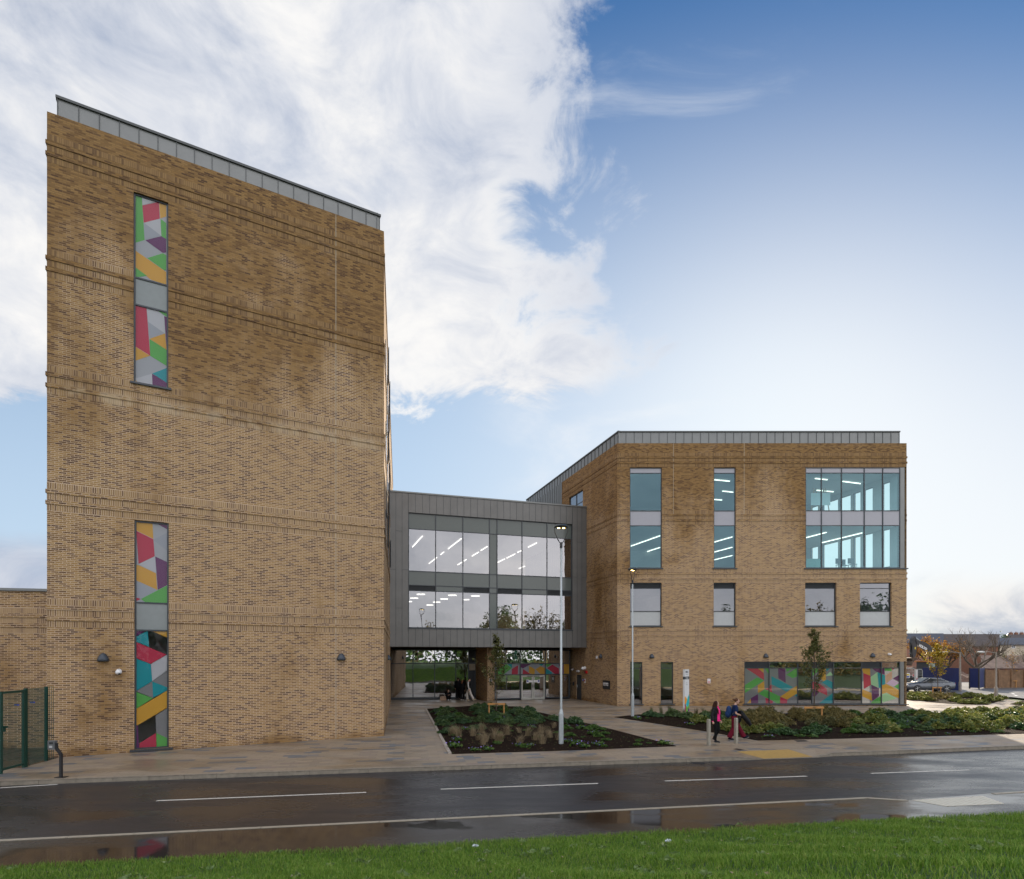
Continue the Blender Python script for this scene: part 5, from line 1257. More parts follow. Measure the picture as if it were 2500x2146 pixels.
def person(loc,yaw,h,label,pose,build):
    k=h/1.70; J=dict(DEF); J.update(pose); cy,sy=math.cos(yaw),math.sin(yaw); loc=Vector(loc); ln=J['lean']; dz=J['dz']
    def fr(x,y,z): 
        x=x+ln*max(0,z-.9+0)*1.0
        x*=k;y*=k;z=(z)*k
        return Vector((x*cy-y*sy,x*sy+y*cy,z))
    root_mb=MB()
    T=lambda n:fr(*J[n])
    mb=root_mb
    z0=dz
    rings(mb,[(.86+z0,0,0,.085,.13),(.95+z0,0,0,.10,.155),(1.08+z0,0,0,.085,.125),(1.22+z0,.01,0,.10,.14),(1.34+z0,.0,0,.095,.155),(1.41+z0,-.005,0,.065,.12),(1.44+z0,-.01,0,.05,.06)],fr)
    hd=Vector(J['head'])+Vector((0,0,z0)); neck0=Vector((-.01,0,1.42+z0))
    mb.tube([fr(*neck0),fr(*(neck0.lerp(hd,.5))),fr(*(hd-Vector((.0,0,.03))))],[.052*k,.047*k,.05*k],10)
    lk=J['look']; cl,sl_=math.cos(lk),math.sin(lk)
    def hp(x,y,z): return fr(hd.x+x*cl-y*sl_,hd.y+x*sl_+y*cl,hd.z+z)
    rot=Matrix.Rotation(yaw+lk,3,'Z')
    mb.ellipsoid(hp(0,0,.015),(.088*k,.072*k,.095*k),14,10,0,rot); mb.ellipsoid(hp(.022,0,-.045),(.062*k,.052*k,.065*k),12,8,0,rot)
    mb.ellipsoid(hp(.092,0,-.012),(.018*k,.012*k,.022*k),8,6,0,rot); mb.ellipsoid(hp(.072,0,-.085),(.02*k,.022*k,.016*k),8,6,0,rot)
    for s in (-1,1): mb.ellipsoid(hp(-.01,.072*s,-.01),(.02*k,.012*k,.03*k),8,6,0,rot)
    for S_ in 'LR':
        s=1 if S_=='L' else -1
        hip,kn,an,toe=T('hip'+S_)+Vector((0,0,z0*k)) if 0 else T('hip'+S_),T('knee'+S_),T('ank'+S_),T('toe'+S_)
        mb.tube([hip+Vector((0,0,.03*k)),hip.lerp(kn,.5),kn,kn.lerp(an,.35),an],[.088*k,.072*k,.055*k,.055*k,.035*k],10)
        heel=an-(toe-an).normalized()*.05*k; mb.tube([Vector((heel.x,heel.y,heel.z-.03*k)),an+Vector((0,0,-.04*k)),toe],[.03*k,.036*k,.028*k],8)
        sh,el,wr,ha=T('sh'+S_),T('el'+S_),T('wr'+S_),T('ha'+S_)
        mb.tube([fr(0,.10*s,1.38+z0),sh,sh.lerp(el,.5),el,el.lerp(wr,.4),wr],[.055*k,.052*k,.042*k,.036*k,.034*k,.024*k],9)
        d=(ha-wr).normalized(); side=d.cross(Vector((0,0,1))); side = side.normalized() if side.length>.1 else Vector((-sy,cy,0)); fwd=Vector((cy,sy,0)); fwd=(fwd-d*fwd.dot(d)).normalized() if abs(fwd.dot(d))<.95 else side
        mb.tube([wr,ha],[.024*k,.030*k],8)
        for i in range(4):
            o_=fwd*(.024-.016*i)*k; ln_=(.055,.065,.06,.048)[i]*k; p0=ha+o_; inn=Vector((-sy,cy,0))*-s*.02*k
            mb.tube([p0,p0+d*ln_*.55+inn*.3,p0+d*ln_*.95+inn],[.0115*k,.011*k,.009*k],6)
        mb.tube([wr.lerp(ha,.35)+fwd*.02*k,ha+fwd*.045*k,ha+fwd*.05*k+d*.03*k],[.012*k,.011*k,.009*k],6)
    body=fused('person',mb,SK,None,.0105,2); tag(body,label,'person')
    body.location=loc
    def child(name,mb_,mat,vox=.011,sm=3): return fused(name,mb_,mat,body,vox,sm)
    mb=MB()
    for s in (-1,1): mb.ellipsoid(hp(.079,.030*s,.008),(.008*k,.013*k,.007*k),8,6,0,rot)
    o=mb.build('eyes',M['black'],None); o.parent=body
    mb=MB(); mb.ellipsoid(hp(.082,0,-.055),(.008*k,.022*k,.006*k),8,6,0,rot); o=mb.build('mouth',plain('lips',(.45,.12,.11),.5),None); o.parent=body
    build(dict(fr=fr,T=T,hp=hp,rot=rot,k=k,child=child,body=body,z0=z0,J=J,yaw=yaw))
    return body
def leg_cloth(P_,r=(.10,.085,.07,.065,.055),flare=0,stop=1.0,pel=True,name='trousers',mat=None,z0=0):
    mb=MB(); k=P_['k']; T=P_['T']
    if pel: rings(mb,[(.84+z0,0,0,.10,.145),(.93+z0,0,0,.115,.17),(1.03+z0,0,0,.10,.145)],P_['fr'])
    for S_ in 'LR':
        hip,kn,an=T('hip'+S_),T('knee'+S_),T('ank'+S_); e=kn.lerp(an,stop)
        mb.tube([hip+Vector((0,0,.03*k)),hip.lerp(kn,.5),kn,kn.lerp(e,.5),e],[r[0]*k,r[1]*k,r[2]*k,r[3]*k,r[4]*k],12)
    return P_['child'](name,mb,mat)
def top_cloth(P_,name,mat,hem=.90,gx=0.0,grow=.018,sleeve=1.0,arms=True,rx=1,ry=1,vox=.011,z0=0,armr=.012,collar=False,puff=0):
    mb=MB(); k=P_['k']; T=P_['T']; g=grow
    R_=[(hem,0,.105,.16),(.97,0,.11,.165),(1.08,0,.10,.145),(1.22,.01,.11,.155),(1.34,0,.105,.165),(1.41,-.005,.07,.125),(1.445,-.01,.055,.065)]
    if collar: R_.append((1.50,-.015,.058,.062))
    R_=[q for q in R_ if q[0]>=hem]
    if puff:
        out=[]; z=hem
        while z<1.40:
            a=[q for q in R_ if q[0]<=z][-1]; b=[q for q in R_ if q[0]>=z][0]; t=0 if a is b else (z-a[0])/(b[0]-a[0])
            bul=puff*abs(math.sin((z-hem)/.085*math.pi)); out.append((z,a[1]+(b[1]-a[1])*t,a[2]+(b[2]-a[2])*t+bul,a[3]+(b[3]-a[3])*t+bul)); z+=.0213
        R_=out+[q for q in R_ if q[0]>1.40]
    rings(mb,[(z+z0,cx+gx,0,(a+g)*rx,(b+g)*ry) for z,cx,a,b in R_],P_['fr'],20)
    if arms:
        for S_ in 'LR':
            s=1 if S_=='L' else -1
            sh,el,wr=T('sh'+S_),T('el'+S_),T('wr'+S_)
            a=armr
            if sleeve<.6: e=sh.lerp(el,sleeve*2*.8); pts=[P_['fr'](0,.10*s,1.38+z0),sh,sh.lerp(e,.6),e]; rr_=[.06+a,.058+a,.05+a,.05+a]
            else: pts=[P_['fr'](0,.10*s,1.38+z0),sh,sh.lerp(el,.5),el,el.lerp(wr,.5),el.lerp(wr,.97)]; rr_=[.06+a,.055+a,.046+a,.042+a,.038+a,.032+a]
            if puff and sleeve>.6:
                p2=[];r2=[]
                for i in range(len(pts)-1):
                    for j in range(4): t=j/4; p2.append(pts[i].lerp(pts[i+1],t)); r2.append(rr_[i]+(rr_[i+1]-rr_[i])*t+puff*abs(math.sin((i*4+j)*1.2)))
                pts=p2+[pts[-1]]; rr_=r2+[rr_[-1]]
            mb.tube(pts,[q*k for q in rr_],12)
    return P_['child'](name,mb,mat,vox)
def shoes(P_,mat,sole):
    k=P_['k']
    for S_ in 'LR':
        an,toe=P_['T']('ank'+S_),P_['T']('toe'+S_); d=(toe-an).normalized(); mb=MB()
        b=an+Vector((0,0,-.045*k)); heel=b-Vector((d.x,d.y,0)).normalized()*.055*k+(Vector((0,0,.02*k)) if 0 else Vector((0,0,0)))
        mb.tube([heel,b+d*.02*k,toe+Vector((0,0,.0)),toe+d*.06*k],[.034*k,.044*k,.040*k,.026*k],10); mb.tube([an+Vector((0,0,.02*k)),b],[.040*k,.04*k],10)
        s_=P_['child']('shoe',mb,mat)
        mb=MB(); dn=Vector((0,0,-.026*k)); mb.tube([heel+dn,b+d*.02*k+dn,toe+dn,toe+d*.06*k+dn],[.024*k,.026*k,.026*k,.018*k],8); o=fused('sole',mb,sole,s_,.011,1)
cl=lambda n,c,r=.8:plain('cloth_'+n,c,r,0,.15,20,.15)
# woman in the black jacket
def b1(P_):
    leg_cloth(P_,(.098,.078,.062,.06,.042),mat=cl('black_leggings',(.008,.008,.009)))
    top_cloth(P_,'hoodie',cl('pink',(.80,.03,.22)),hem=.87,gx=.045,grow=.012,arms=False,ry=.66,collar=True)
    top_cloth(P_,'jacket',cl('black_puffer',(.010,.010,.012),.45),hem=.86,gx=-.028,grow=.035,armr=.022,puff=.010)
    k=P_['k']
    for S_ in 'LR':
        mb=MB(); w,h_=P_['T']('wr'+S_),P_['T']('ha'+S_); mb.tube([w-(h_-w)*.25,w.lerp(h_,.35)],[.042*k,.036*k],10); P_['child']('cuff',mb,cl('pink',(0,0,0)))
    mb=MB(); hp=P_['hp']; rot=P_['rot']
    mb.ellipsoid(hp(-.022,0,.030),(.090*k,.086*k,.092*k),14,10,0,rot)
    for s in (-1,1): mb.tube([hp(.02,.062*s,.06),hp(.0,.085*s,-.03),hp(-.02,.10*s,-.14),hp(.045,.115*s,-.27),hp(.06,.12*s,-.42)],[.03*k,.036*k,.045*k,.04*k,.018*k],10)
    mb.tube([hp(-.05,0,.05),hp(-.085,0,-.08),hp(-.10,0,-.22),hp(-.10,0,-.40)],[.06*k,.075*k,.08*k,.04*k],12)
    P_['child']('hair',mb,cl('dark_hair',(.035,.012,.007),.5)); shoes(P_,cl('dark_shoe',(.015,.017,.022)),M['white'])
q=P(1748,1812)
person(q,R(-42),1.69,'person with long dark hair walking in an open black puffer jacket over a pink top',
  dict(kneeL=(.10,.06,.50),ankL=(-.12,.07,.17),toeL=(-.02,.08,.05),kneeR=(.02,-.07,.48),ankR=(.0,-.06,.085),toeR=(.14,-.06,.035),elL=(-.02,.26,1.12),wrL=(.08,.25,.90),haL=(.11,.24,.83),elR=(-.06,-.25,1.12),wrR=(-.02,-.29,.89),haR=(.0,-.30,.82),look=R(28)),b1)
# woman in burgundy trousers
def b2(P_):
    leg_cloth(P_,(.115,.105,.095,.095,.105),mat=cl('burgundy',(.13,.008,.022)))
    top_cloth(P_,'t_shirt',cl('navy',(.010,.022,.075)),hem=1.0,grow=.016,sleeve=.45)
    k=P_['k']; hp=P_['hp']; rot=P_['rot']; mb=MB(); mb.ellipsoid(hp(-.020,0,.035),(.088*k,.080*k,.085*k),14,10,0,rot); mb.tube([hp(-.09,0,.05),hp(-.13,0,.055),hp(-.19,0,.075)],[.035*k,.042*k,.02*k],10)
    P_['child']('hair',mb,cl('brown_hair',(.09,.04,.02),.6)); shoes(P_,cl('navy_shoe',(.012,.016,.03)),plain('cream_sole',(.6,.56,.48),.6))
q2=P(1792,1806)
yaw2=R(-12)
pb=person(q2,yaw2,1.74,'person in navy t-shirt and wide burgundy trousers with hair tied back, striding to the right',
  dict(kneeL=(.20,.07,.50),ankL=(.40,.07,.13),toeL=(.54,.08,.14),hipL=(.02,.085,.90),kneeR=(-.02,-.08,.48),ankR=(-.20,-.08,.10),toeR=(-.06,-.08,.035),elR=(.02,-.20,1.10),wrR=(.22,-.16,1.03),haR=(.29,-.13,1.05),elL=(.02,.22,1.10),wrL=(.24,.14,1.05),haL=(.31,.11,1.07),head=(.05,0,1.59),lean=.10),b2)
def loc2(x,y,z): c,s=math.cos(yaw2),math.sin(yaw2); k=1.74/1.7; return Vector((q2.x+(x*c-y*s)*k,q2.y+(x*s+y*c)*k,z*k))
mb=MB(); rot2=Matrix.Rotation(yaw2,3,'Z')
mb.ellipsoid(loc2(-.20,0,1.17),(.12,.16,.24),14,10,0,rot2); mb.ellipsoid(loc2(-.24,0,1.06),(.12,.15,.17),14,10,0,rot2); 
bp_=fused('backpack',mb,cl('backpack_blue',(.015,.04,.12),.7),None,.012,2); tag(bp_,'blue backpack on the back of the woman in burgundy trousers','backpack')
mb=MB()
for s in (-1,1): mb.tube([loc2(-.12,.10*s,1.38),loc2(.0,.11*s,1.43),loc2(.09,.12*s,1.36),loc2(.08,.13*s,1.2),loc2(-.1,.15*s,1.05)],.018,6)
mb.build('strap',M['black'],bp_)
mb=MB(); mb.tube([loc2(.20,.16,1.12),loc2(.28,.0,1.14),loc2(.30,-.14,1.10)],[.07,.09,.07],12); mb.tube([loc2(.28,-.12,1.10),loc2(.37,-.16,.96),loc2(.50,-.16,.80),loc2(.62,-.15,.62)],[.085,.10,.10,.065],12); mb.tube([loc2(.24,-.06,1.08),loc2(.20,-.12,.9),loc2(.18,-.12,.72)],[.07,.075,.05],12)
jk=fused('carried_jacket',mb,cl('carried_black',(.008,.008,.009),.5),None,.014,3); tag(jk,'black jacket draped over the arm of the woman in burgundy trousers','jacket')
mb=MB(); c=loc2(.31,-.10,1.08); mb.box(c.x-.04,c.x+.04,c.y-.02,c.y-.008,c.z-.07,c.z+.05); tag(mb.build('phone',M['black']),'black phone held by the woman in burgundy trousers','phone')
# group by the lobby glass
zb=zm(940,1570,8.288)
def gp(x,y): return P(*zb(x,y))
def hair_long(P_,c,ln=.30):
    k=P_['k']; hp=P_['hp']; mb=MB(); mb.ellipsoid(hp(-.02,0,.03),(.09*k,.085*k,.09*k),12,8,0,P_['rot']); mb.tube([hp(-.05,0,.03),hp(-.09,0,-.1),hp(-.10,0,-ln)],[.06*k,.08*k,.04*k],10); P_['child']('hair',mb,c)
def hair_short(P_,c): 
    k=P_['k']; mb=MB(); mb.ellipsoid(P_['hp'](-.015,0,.035),(.09*k,.08*k,.08*k),12,8,0,P_['rot']); P_['child']('hair',mb,c)
def bA(P_): leg_cloth(P_,(.11,.09,.075,.07,.06),mat=cl('black_jeans',(.008,.008,.010))); top_cloth(P_,'coat',cl('black_coat',(.008,.008,.010)),hem=.80 if 0 else .86,grow=.045,armr=.025); hair_short(P_,cl('black_hair',(.01,.008,.006))); shoes(P_,M['black'],M['black'])
def bB(P_): leg_cloth(P_,(.11,.09,.08,.075,.07),mat=cl('black_jeans',(0,0,0))); top_cloth(P_,'coat',cl('black_coat',(0,0,0)),hem=.86,grow=.035,armr=.02); hair_long(P_,cl('auburn_hair',(.16,.07,.035)),.32); shoes(P_,M['white'],M['white'])
def bC(P_): leg_cloth(P_,(.12,.11,.10,.10,.10),mat=cl('cream_trousers',(.52,.48,.43))); top_cloth(P_,'long_sleeve_top',cl('white_sleeve',(.55,.53,.5)),hem=.95,grow=.01,armr=.012); top_cloth(P_,'vest',cl('black_coat',(0,0,0)),hem=.86,grow=.03,arms=False); hair_short(P_,cl('black_hair',(0,0,0))); shoes(P_,plain('tan_shoe',(.5,.42,.28),.6),M['white'])
def bD(P_): leg_cloth(P_,(.11,.09,.075,.07,.06),mat=cl('black_jeans',(0,0,0)),z0=P_['z0']); top_cloth(P_,'jacket',cl('black_coat',(0,0,0)),hem=.90,grow=.03,armr=.02,z0=P_['z0']); hair_long(P_,cl('light_brown_hair',(.22,.12,.06)),.28); shoes(P_,M['white'],M['white'])
a=gp(1470,1150); person((a.x,a.y+.5,0),R(90),1.80,'person in black with back turned, nearest the lobby glass',{},bA)
a=gp(1562,1158); person(a,R(80),1.66,'person with long auburn hair in a black coat, standing at the lobby glass',dict(wrL=(.18,.16,1.10),haL=(.24,.12,1.15),elL=(.0,.22,1.12)),bB)
a=gp(1690,1168); person(a,R(-6),1.80,'person in a black vest and cream trousers walking right past the lobby glass',dict(kneeL=(-.12,.08,.50),ankL=(-.10,.08,.10),toeL=(.04,.08,.035),kneeR=(.18,-.07,.50),ankR=(.38,-.08,.13),toeR=(.52,-.08,.12),hipR=(.03,-.085,.9),look=0,head=(.05,0,1.57),elR=(.02,-.22,1.1),wrR=(.08,-.22,.88),haR=(.10,-.22,.80)),bC)
a=gp(1265,1160)
person((a.x,a.y+.4,0),R(-70),1.62,'person sitting on the ground with knees drawn up beside a beige handbag',dict(dz=-.80,hipL=(0,.085,.12),hipR=(0,-.085,.12),kneeL=(.30,.11,.48),kneeR=(.32,-.11,.46),ankL=(.42,.10,.09),toeL=(.56,.11,.035),ankR=(.44,-.10,.09),toeR=(.58,-.11,.035),shL=(.06,.165,.585),shR=(.06,-.165,.585),elL=(.20,.2,.40),wrL=(.34,.10,.46),haL=(.38,.04,.46),elR=(.20,-.2,.40),wrR=(.34,-.10,.44),haR=(.38,-.04,.44),head=(.10,0,1.56)),bD)
a=gp(1175,1158); r=empty('handbag',a,'beige handbag standing on the paving beside the sitting person','bag'); mb=MB(); mb.box8([(a.x+sx_*w,a.y+sy*.10,z) for z,w in ((0,.25),(.34,.20)) for sx_,sy in ((-1,-1),(1,-1),(1,1),(-1,1))]); mb.build('bag_body',plain('bag_leather',(.38,.26,.18),.5),r)
mb=MB(); mb.tube([(a.x-.1,a.y-.1,.30),(a.x-.07,a.y-.11,.44),(a.x+.07,a.y-.11,.44),(a.x+.1,a.y-.1,.30)],.012,6); mb.box(a.x-.11,a.x-.09,a.y-.112,a.y-.105,.16,.32); mb.box(a.x+.09,a.x+.11,a.y-.112,a.y-.105,.16,.32); mb.build('handle',plain('bag_brown',(.12,.05,.03),.5),r)

# ================================================================== CAR
def car():
    q=P(2262,1688); yaw=math.pi-.06; r=empty('parked_car',(q.x,q.y,0),'grey four door saloon car parked behind the sunlit far bed','car'); cy,sy=math.cos(yaw),math.sin(yaw)
    W=lambda x,y,z: Vector((q.x+x*cy-y*sy,q.y+x*sy+y*cy,z))
    paint=plain('car_paint',(.13,.14,.155),.22,.65,.03); dark=plain('car_glass',(.02,.028,.035),.05,0,.0); chrome=plain('chrome',(.7,.7,.7),.15,1,.0)
    st=[(2.36,.30,.52,.62),(2.30,.24,.66,.74),(2.05,.20,.76,.84),(1.5,.19,.86,.90),(.95,.19,.95,.91),(.2,.19,.97,.91),(-.8,.19,.98,.91),(-1.5,.20,1.0,.90),(-1.95,.24,1.03,.86),(-2.28,.34,1.00,.76),(-2.36,.42,.86,.68)]
    mb=MB(); ring=[]
    for x,zb_,zs,w in st:
        pts=[(0,zb_),(w*.86,zb_),(w*.985,zb_+.10),(w,zb_+.28),(w*.985,zs-.13),(w*.90,zs-.02),(0,zs+.02)]
        full=[W(x,y,z) for y,z in pts]+[W(x,-y,z) for y,z in pts[1:-1][::-1]]; ring.append([len(mb.v)+i for i in range(len(full))]); mb.v+= [tuple(p) for p in full]
    n=len(ring[0])
    for a,b in zip(ring,ring[1:]):
        for i in range(n): mb.f.append((a[i],a[(i+1)%n],b[(i+1)%n],b[i])); mb.m.append(0); mb.uv+=[(0,0)]*4
    for rg_,rev in ((ring[0],1),(ring[-1],0)): mb.f.append(tuple(rg_[::-1] if not rev else rg_)); mb.m.append(0); mb.uv+=[(0,0)]*n
    # roof shell
    gs=[(1.05,.95,.95,.80),(.25,.96,1.37,.60),(-.25,.97,1.41,.60),(-.9,.98,1.38,.60),(-1.35,1.0,1.25,.60),(-1.95,1.02,1.04,.66)]
    rr_=[]
    for x,zb_,zt_,w in gs:
        pts=[(.80,zb_-.02),(w+.02,zt_-.05),(w-.08,zt_),(0,zt_+.012)]; full=[W(x,y,z) for y,z in pts]+[W(x,-y,z) for y,z in pts[:-1][::-1]]
        rr_.append([len(mb.v)+i for i in range(7)]); mb.v+=[tuple(p) for p in full]
    for a,b in zip(rr_,rr_[1:]):
        for i in range(6): mb.f.append((a[i],a[i+1],b[i+1],b[i])); mb.m.append(0); mb.uv+=[(0,0)]*4
    body=mb.build('body',paint,r,smooth=True)
    # glass, set slightly proud of the shell
    for s in (1,-1):
        for nm,pl in (('side_window',[(.72,.99),(.10,1.30),(-.30,1.34),(-.30,.99)]),('side_window',[(-.36,.99),(-.36,1.34),(-.95,1.30),(-1.10,1.22),(-1.05,.99)]),('side_window',[(-1.1,.99),(-1.15,1.20),(-1.62,1.03)])):
            mb=MB(); f=[]
            for x,z in pl:
                t=(z-.97)/.40; y=.80+.02-.19*max(0,t)+.02; f.append(W(x,s*y,z))
            mb.face(f if s<0 else f[::-1]); mb.build(nm,dark,r)
        mb=MB(); mb.tube([W(.80,s*.825,.985),W(-1.62,s*.825,1.0)],.012,5); mb.tube([W(.80,s*.825,.985),W(.12,s*.66,1.34),W(-.9,s*.65,1.345),W(-1.62,s*.80,1.02)],.012,5); mb.build('window_trim',chrome,r)
    mb=MB(); mb.face([W(1.0,.68,.985),W(1.0,-.68,.985),W(.30,-.55,1.362),W(.30,.55,1.362)]); mb.build('windscreen',dark,r)
    mb=MB(); mb.face([W(-1.9,-.62,1.07),W(-1.9,.62,1.07),W(-1.37,.54,1.268),W(-1.37,-.54,1.268)]); mb.build('rear_window',dark,r)
    for x in (1.42,-1.40):
        for s in (1,-1):
            c=W(x,s*.80,.33); wr=empty('wheel',c); wr.parent=r; wr.matrix_parent_inverse=Matrix.Translation(r.location).inverted()
            ax=Vector((-sy,cy,0))*s; rx_=Vector((cy,sy,0))
            def disc_(mb,prof,n=24,m=0):
                base=len(mb.v)
                for rad,off in prof:
                    for k in range(n): t=2*math.pi*k/n; mb.v.append(tuple(c+(rx_*math.cos(t)+Vector((0,0,1))*math.sin(t))*rad+ax*off))
                for i in range(len(prof)-1):
                    for k in range(n): a=base+i*n+k;b=base+i*n+(k+1)%n; mb.f.append((a,b,b+n,a+n)); mb.m.append(m); mb.uv+=[(0,0)]*4
            mb=MB(); disc_(mb,[(.20,.10),(.25,.125),(.31,.12),(.33,.08),(.33,-.10)]); mb.build('tyre',M['black'],wr,smooth=True)
            mb=MB(); disc_(mb,[(.25,.12),(.235,.105)]); disc_(mb,[(.05,.10),(.0,.11)])
            for k in range(5):
                for e in (-.10,.10):
                    t=2*math.pi*k/5+e; v=rx_*math.cos(t)+Vector((0,0,1))*math.sin(t); mb.bar(c+ax*.10,c+v*.24+ax*.112,.026,.02)
            mb.build('rim',chrome,wr)
            mb=MB(); disc_(mb,[(.24,.06),(0,.06)]); mb.build('hub_well',M['black'],wr)
            mb=MB(); disc_(mb,[(.37,.118),(.335,.112)]); 
            mb.build('wheel_arch',M['black'],r)
    for s in (1,-1):
        mb=MB(); mb.face([W(2.32,s*.60,.60),W(2.33,s*.42,.60),W(2.20,s*.50,.70),W(1.95,s*.80,.74),W(2.05,s*.80,.63)]); mb.ellipsoid(W(2.18,s*.64,.66),(.12,.13,.055),8,6); mb.build('headlight',chrome,r)
        mb=MB(); mb.ellipsoid(W(-2.24,s*.62,.86),(.10,.15,.07),8,6); mb.build('tail_light',plain('lamp_red',(.6,.01,.02),.2),r)
        mb=MB(); mb.ellipsoid(W(.72,s*.95,1.02),(.09,.08,.055),8,6); mb.build('mirror',M['black'],r)
        for x in (.02,-1.0): mb=MB(); mb.bar(W(x,s*.905,.84),W(x-.18,s*.905,.84),.02,.03); mb.build('door_handle',chrome,r)
    mb=MB(); mb.box8([W(2.34,-.36,.30),W(2.34,.36,.30),W(2.385,.36,.30),W(2.385,-.36,.30),W(2.30,-.40,.64),W(2.30,.40,.64),W(2.36,.40,.64),W(2.36,-.40,.64)]); mb.build('grille',M['black'],r)
    mb=MB(); mb.box8([W(2.388,-.26,.40),W(2.388,.26,.40),W(2.40,.26,.40),W(2.40,-.26,.40),W(2.388,-.26,.51),W(2.388,.26,.51),W(2.40,.26,.51),W(2.40,-.26,.51)]); mb.build('number_plate',M['white'],r)
car()
# ================================================================== EXCAVATOR
def excav():
    D=64.0; r=empty('excavator',PD(2270,1603,D)*1.0,'dark grey excavator with an orange cab working behind the blue hoarding','excavator'); r.location.z=0
    z9=zm(2200,1500,13.813); z8=zm(2200,1600,13.813)
    def slab(name,pts,zf,mat,y0,y1,parent=r):
        pp_=[PD(*zf(*p),D) for p in pts]; pr=[(p.x,p.z) for p in pp_]
        if area(pr)<0: pr=pr[::-1]
        mb=MB(); n=len(pr); mb.face([(x,D+y0,z) for x,z in pr]); mb.face([(x,D+y1,z) for x,z in pr][::-1])
        for i in range(n): j=(i+1)%n; mb.face([(pr[i][0],D+y0,pr[i][1]),(pr[i][0],D+y1,pr[i][1]),(pr[j][0],D+y1,pr[j][1]),(pr[j][0],D+y0,pr[j][1])])
        return mb.build(name,mat,parent)
    dk=plain('excavator_grey',(.045,.042,.045),.45,.2,.2,3); og=plain('excavator_orange',(.65,.22,.02),.5,0,.1); mud=plain('bucket_steel',(.10,.07,.05),.7,.3,.3,5)
    slab('arm',[(415,735),(350,810),(320,950),(330,1060),(350,1440),(430,1440),(468,1300),(490,1040),(480,900),(455,760)],z9,dk,-.22,.22)
    bm_=slab('boom',[(440,860),(520,880),(740,930),(1060,1130),(1165,1260),(1230,1420),(1100,1500),(1030,1400),(860,1260),(700,1130),(480,1010)],z9,dk,-.28,.28)
    A=PD(*z9(605,1015),D-.30); B=PD(*z9(880,1175),D-.30); xd=(B-A).normalized(); A.y=B.y=D-.30
    up=Vector((-xd.z,0,xd.x)); mid_=(A+B)/2+up*-.05
    text('VOLVO',.36,M['white'],mid_,xd,up,bm_,bold=.02,sx=(B-A).length/1.28)
    slab('bucket',[(200,85),(330,70),(440,120),(430,135),(340,175),(265,260),(240,345),(205,340),(185,300),(205,230),(270,165),(195,110)],z8,mud,-.6,.6)
    slab('bucket_link',[(275,1320),(300,1300),(370,1390),(430,1440),(400,1470),(330,1430),(320,1350)],z9,dk,-.15,.15)
    mb=MB(); V_=lambda x,y,o=0:(PD(*z9(x,y),D)+Vector((0,o,0)))
    mb.tube([V_(455,760),V_(700,945)],.06,8); mb.build('cylinder_rod',M['galv'],r)
    mb=MB(); mb.tube([V_(690,925),V_(1110,1180)],.11,8); mb.tube([V_(318,1040),V_(305,1260)],.07,8); mb.build('cylinder',M['black'],r)
    slab('warning_plate',[(412,1100),(445,1108),(445,1175),(412,1170)],z9,plain('plate_yellow',(.8,.6,.02),.5),-.235,-.225)
    cab=slab('cab',[(860,235),(1150,235),(1150,700),(860,700)],z8,dk,-.3,1.6)
    slab('cab_roof',[(780,190),(920,190),(925,222),(1160,228),(1160,250),(870,250),(865,215),(780,212)],z8,og,-.4,1.7,cab)
    slab('window',[(880,270),(1060,262),(1060,460),(870,460)],z8,plain('cab_glass',(.35,.45,.42),.1),-.32,-.305,cab)
    slab('engine_cover',[(1150,330),(1500,360),(1540,700),(1150,700)],z8,dk,-.3,2.4)
    slab('track',[(700,700),(1560,700),(1640,800),(1560,1000),(700,1000),(640,800)],z8,dk,-.9,-.3)
    slab('track',[(700,700),(1560,700),(1640,800),(1560,1000),(700,1000),(640,800)],z8,dk,1.8,2.4)
excav()
# ================================================================== SITE HOARDING, FENCES, SIGNS
blue=plain('hoarding_blue',(.008,.022,.11),.5,0,.15,1)
a=P(2253,1682.5); b=P(2344,1686); r=empty('hoarding',a,'tall dark blue site hoarding behind the grey car','hoarding'); F=Fac(a.xy,b.xy)
hz_=H+(HY-1629.7)/FP*a.y
mb=MB(); F.box(mb,0,F.L,0,hz_,-.05,0); 
for i in range(6): u=F.L*i/5; F.box(mb,u-.02,u+.02,0,hz_,.0,.012)
mb.build('panel',blue,r)
mb=MB()
for i in range(4): u=F.L*(i+.5)/4; F.box(mb,u-.05,u+.05,0,hz_,-.2,-.06)
mb.build('bracing',M['timber'],r)
a=P(2368,1681.5); b=P(2391,1682.5); c=P(2404,1679.5); r=empty('hoarding',a,'short dark blue hoarding gate right of the lamp column','hoarding')
for p,s in ((a,b),(b,c)):
    F=Fac(p.xy,s.xy); mb=MB(); F.box(mb,0,F.L,.12,2.25,-.05,0); mb.build('panel',blue,r)
mb=MB()
for p in (a,b,c): mb.box(p.x-.05,p.x+.05,p.y+.0,p.y+.1,0,2.3)
mb.build('post',M['black'],r)
def site_fence(x0,x1,yb,yt,label):
    a,b=P(x0,yb),P(x1,yb+.4); h_=H+(HY-yt)/FP*a.y; r=empty('site_fence',a,label,'fence','steel mesh site fence panels'); F=Fac(a.xy,b.xy)
    mb=MB(); p=F.pt; mb.tube([p(0,0),p(0,h_-.1),p(.1,h_),p(F.L-.1,h_),p(F.L,h_-.1),p(F.L,0)],.03,6); mb.build('frame',M['galv'],r)
    mb=MB(); n=int(F.L/.10)
    for i in range(1,n): mb.bar(p(F.L*i/n,.2),p(F.L*i/n,h_-.04),.008)
    for k in range(1,7): mb.bar(p(0,h_*k/7),p(F.L,h_*k/7),.01)
    mb.build('mesh_panel',M['galv'],r)
    mb=MB(); mb.box(a.x-.1,a.x+.1,a.y-.3,a.y+.3,0,.12); mb.build('foot',M['black'],r)
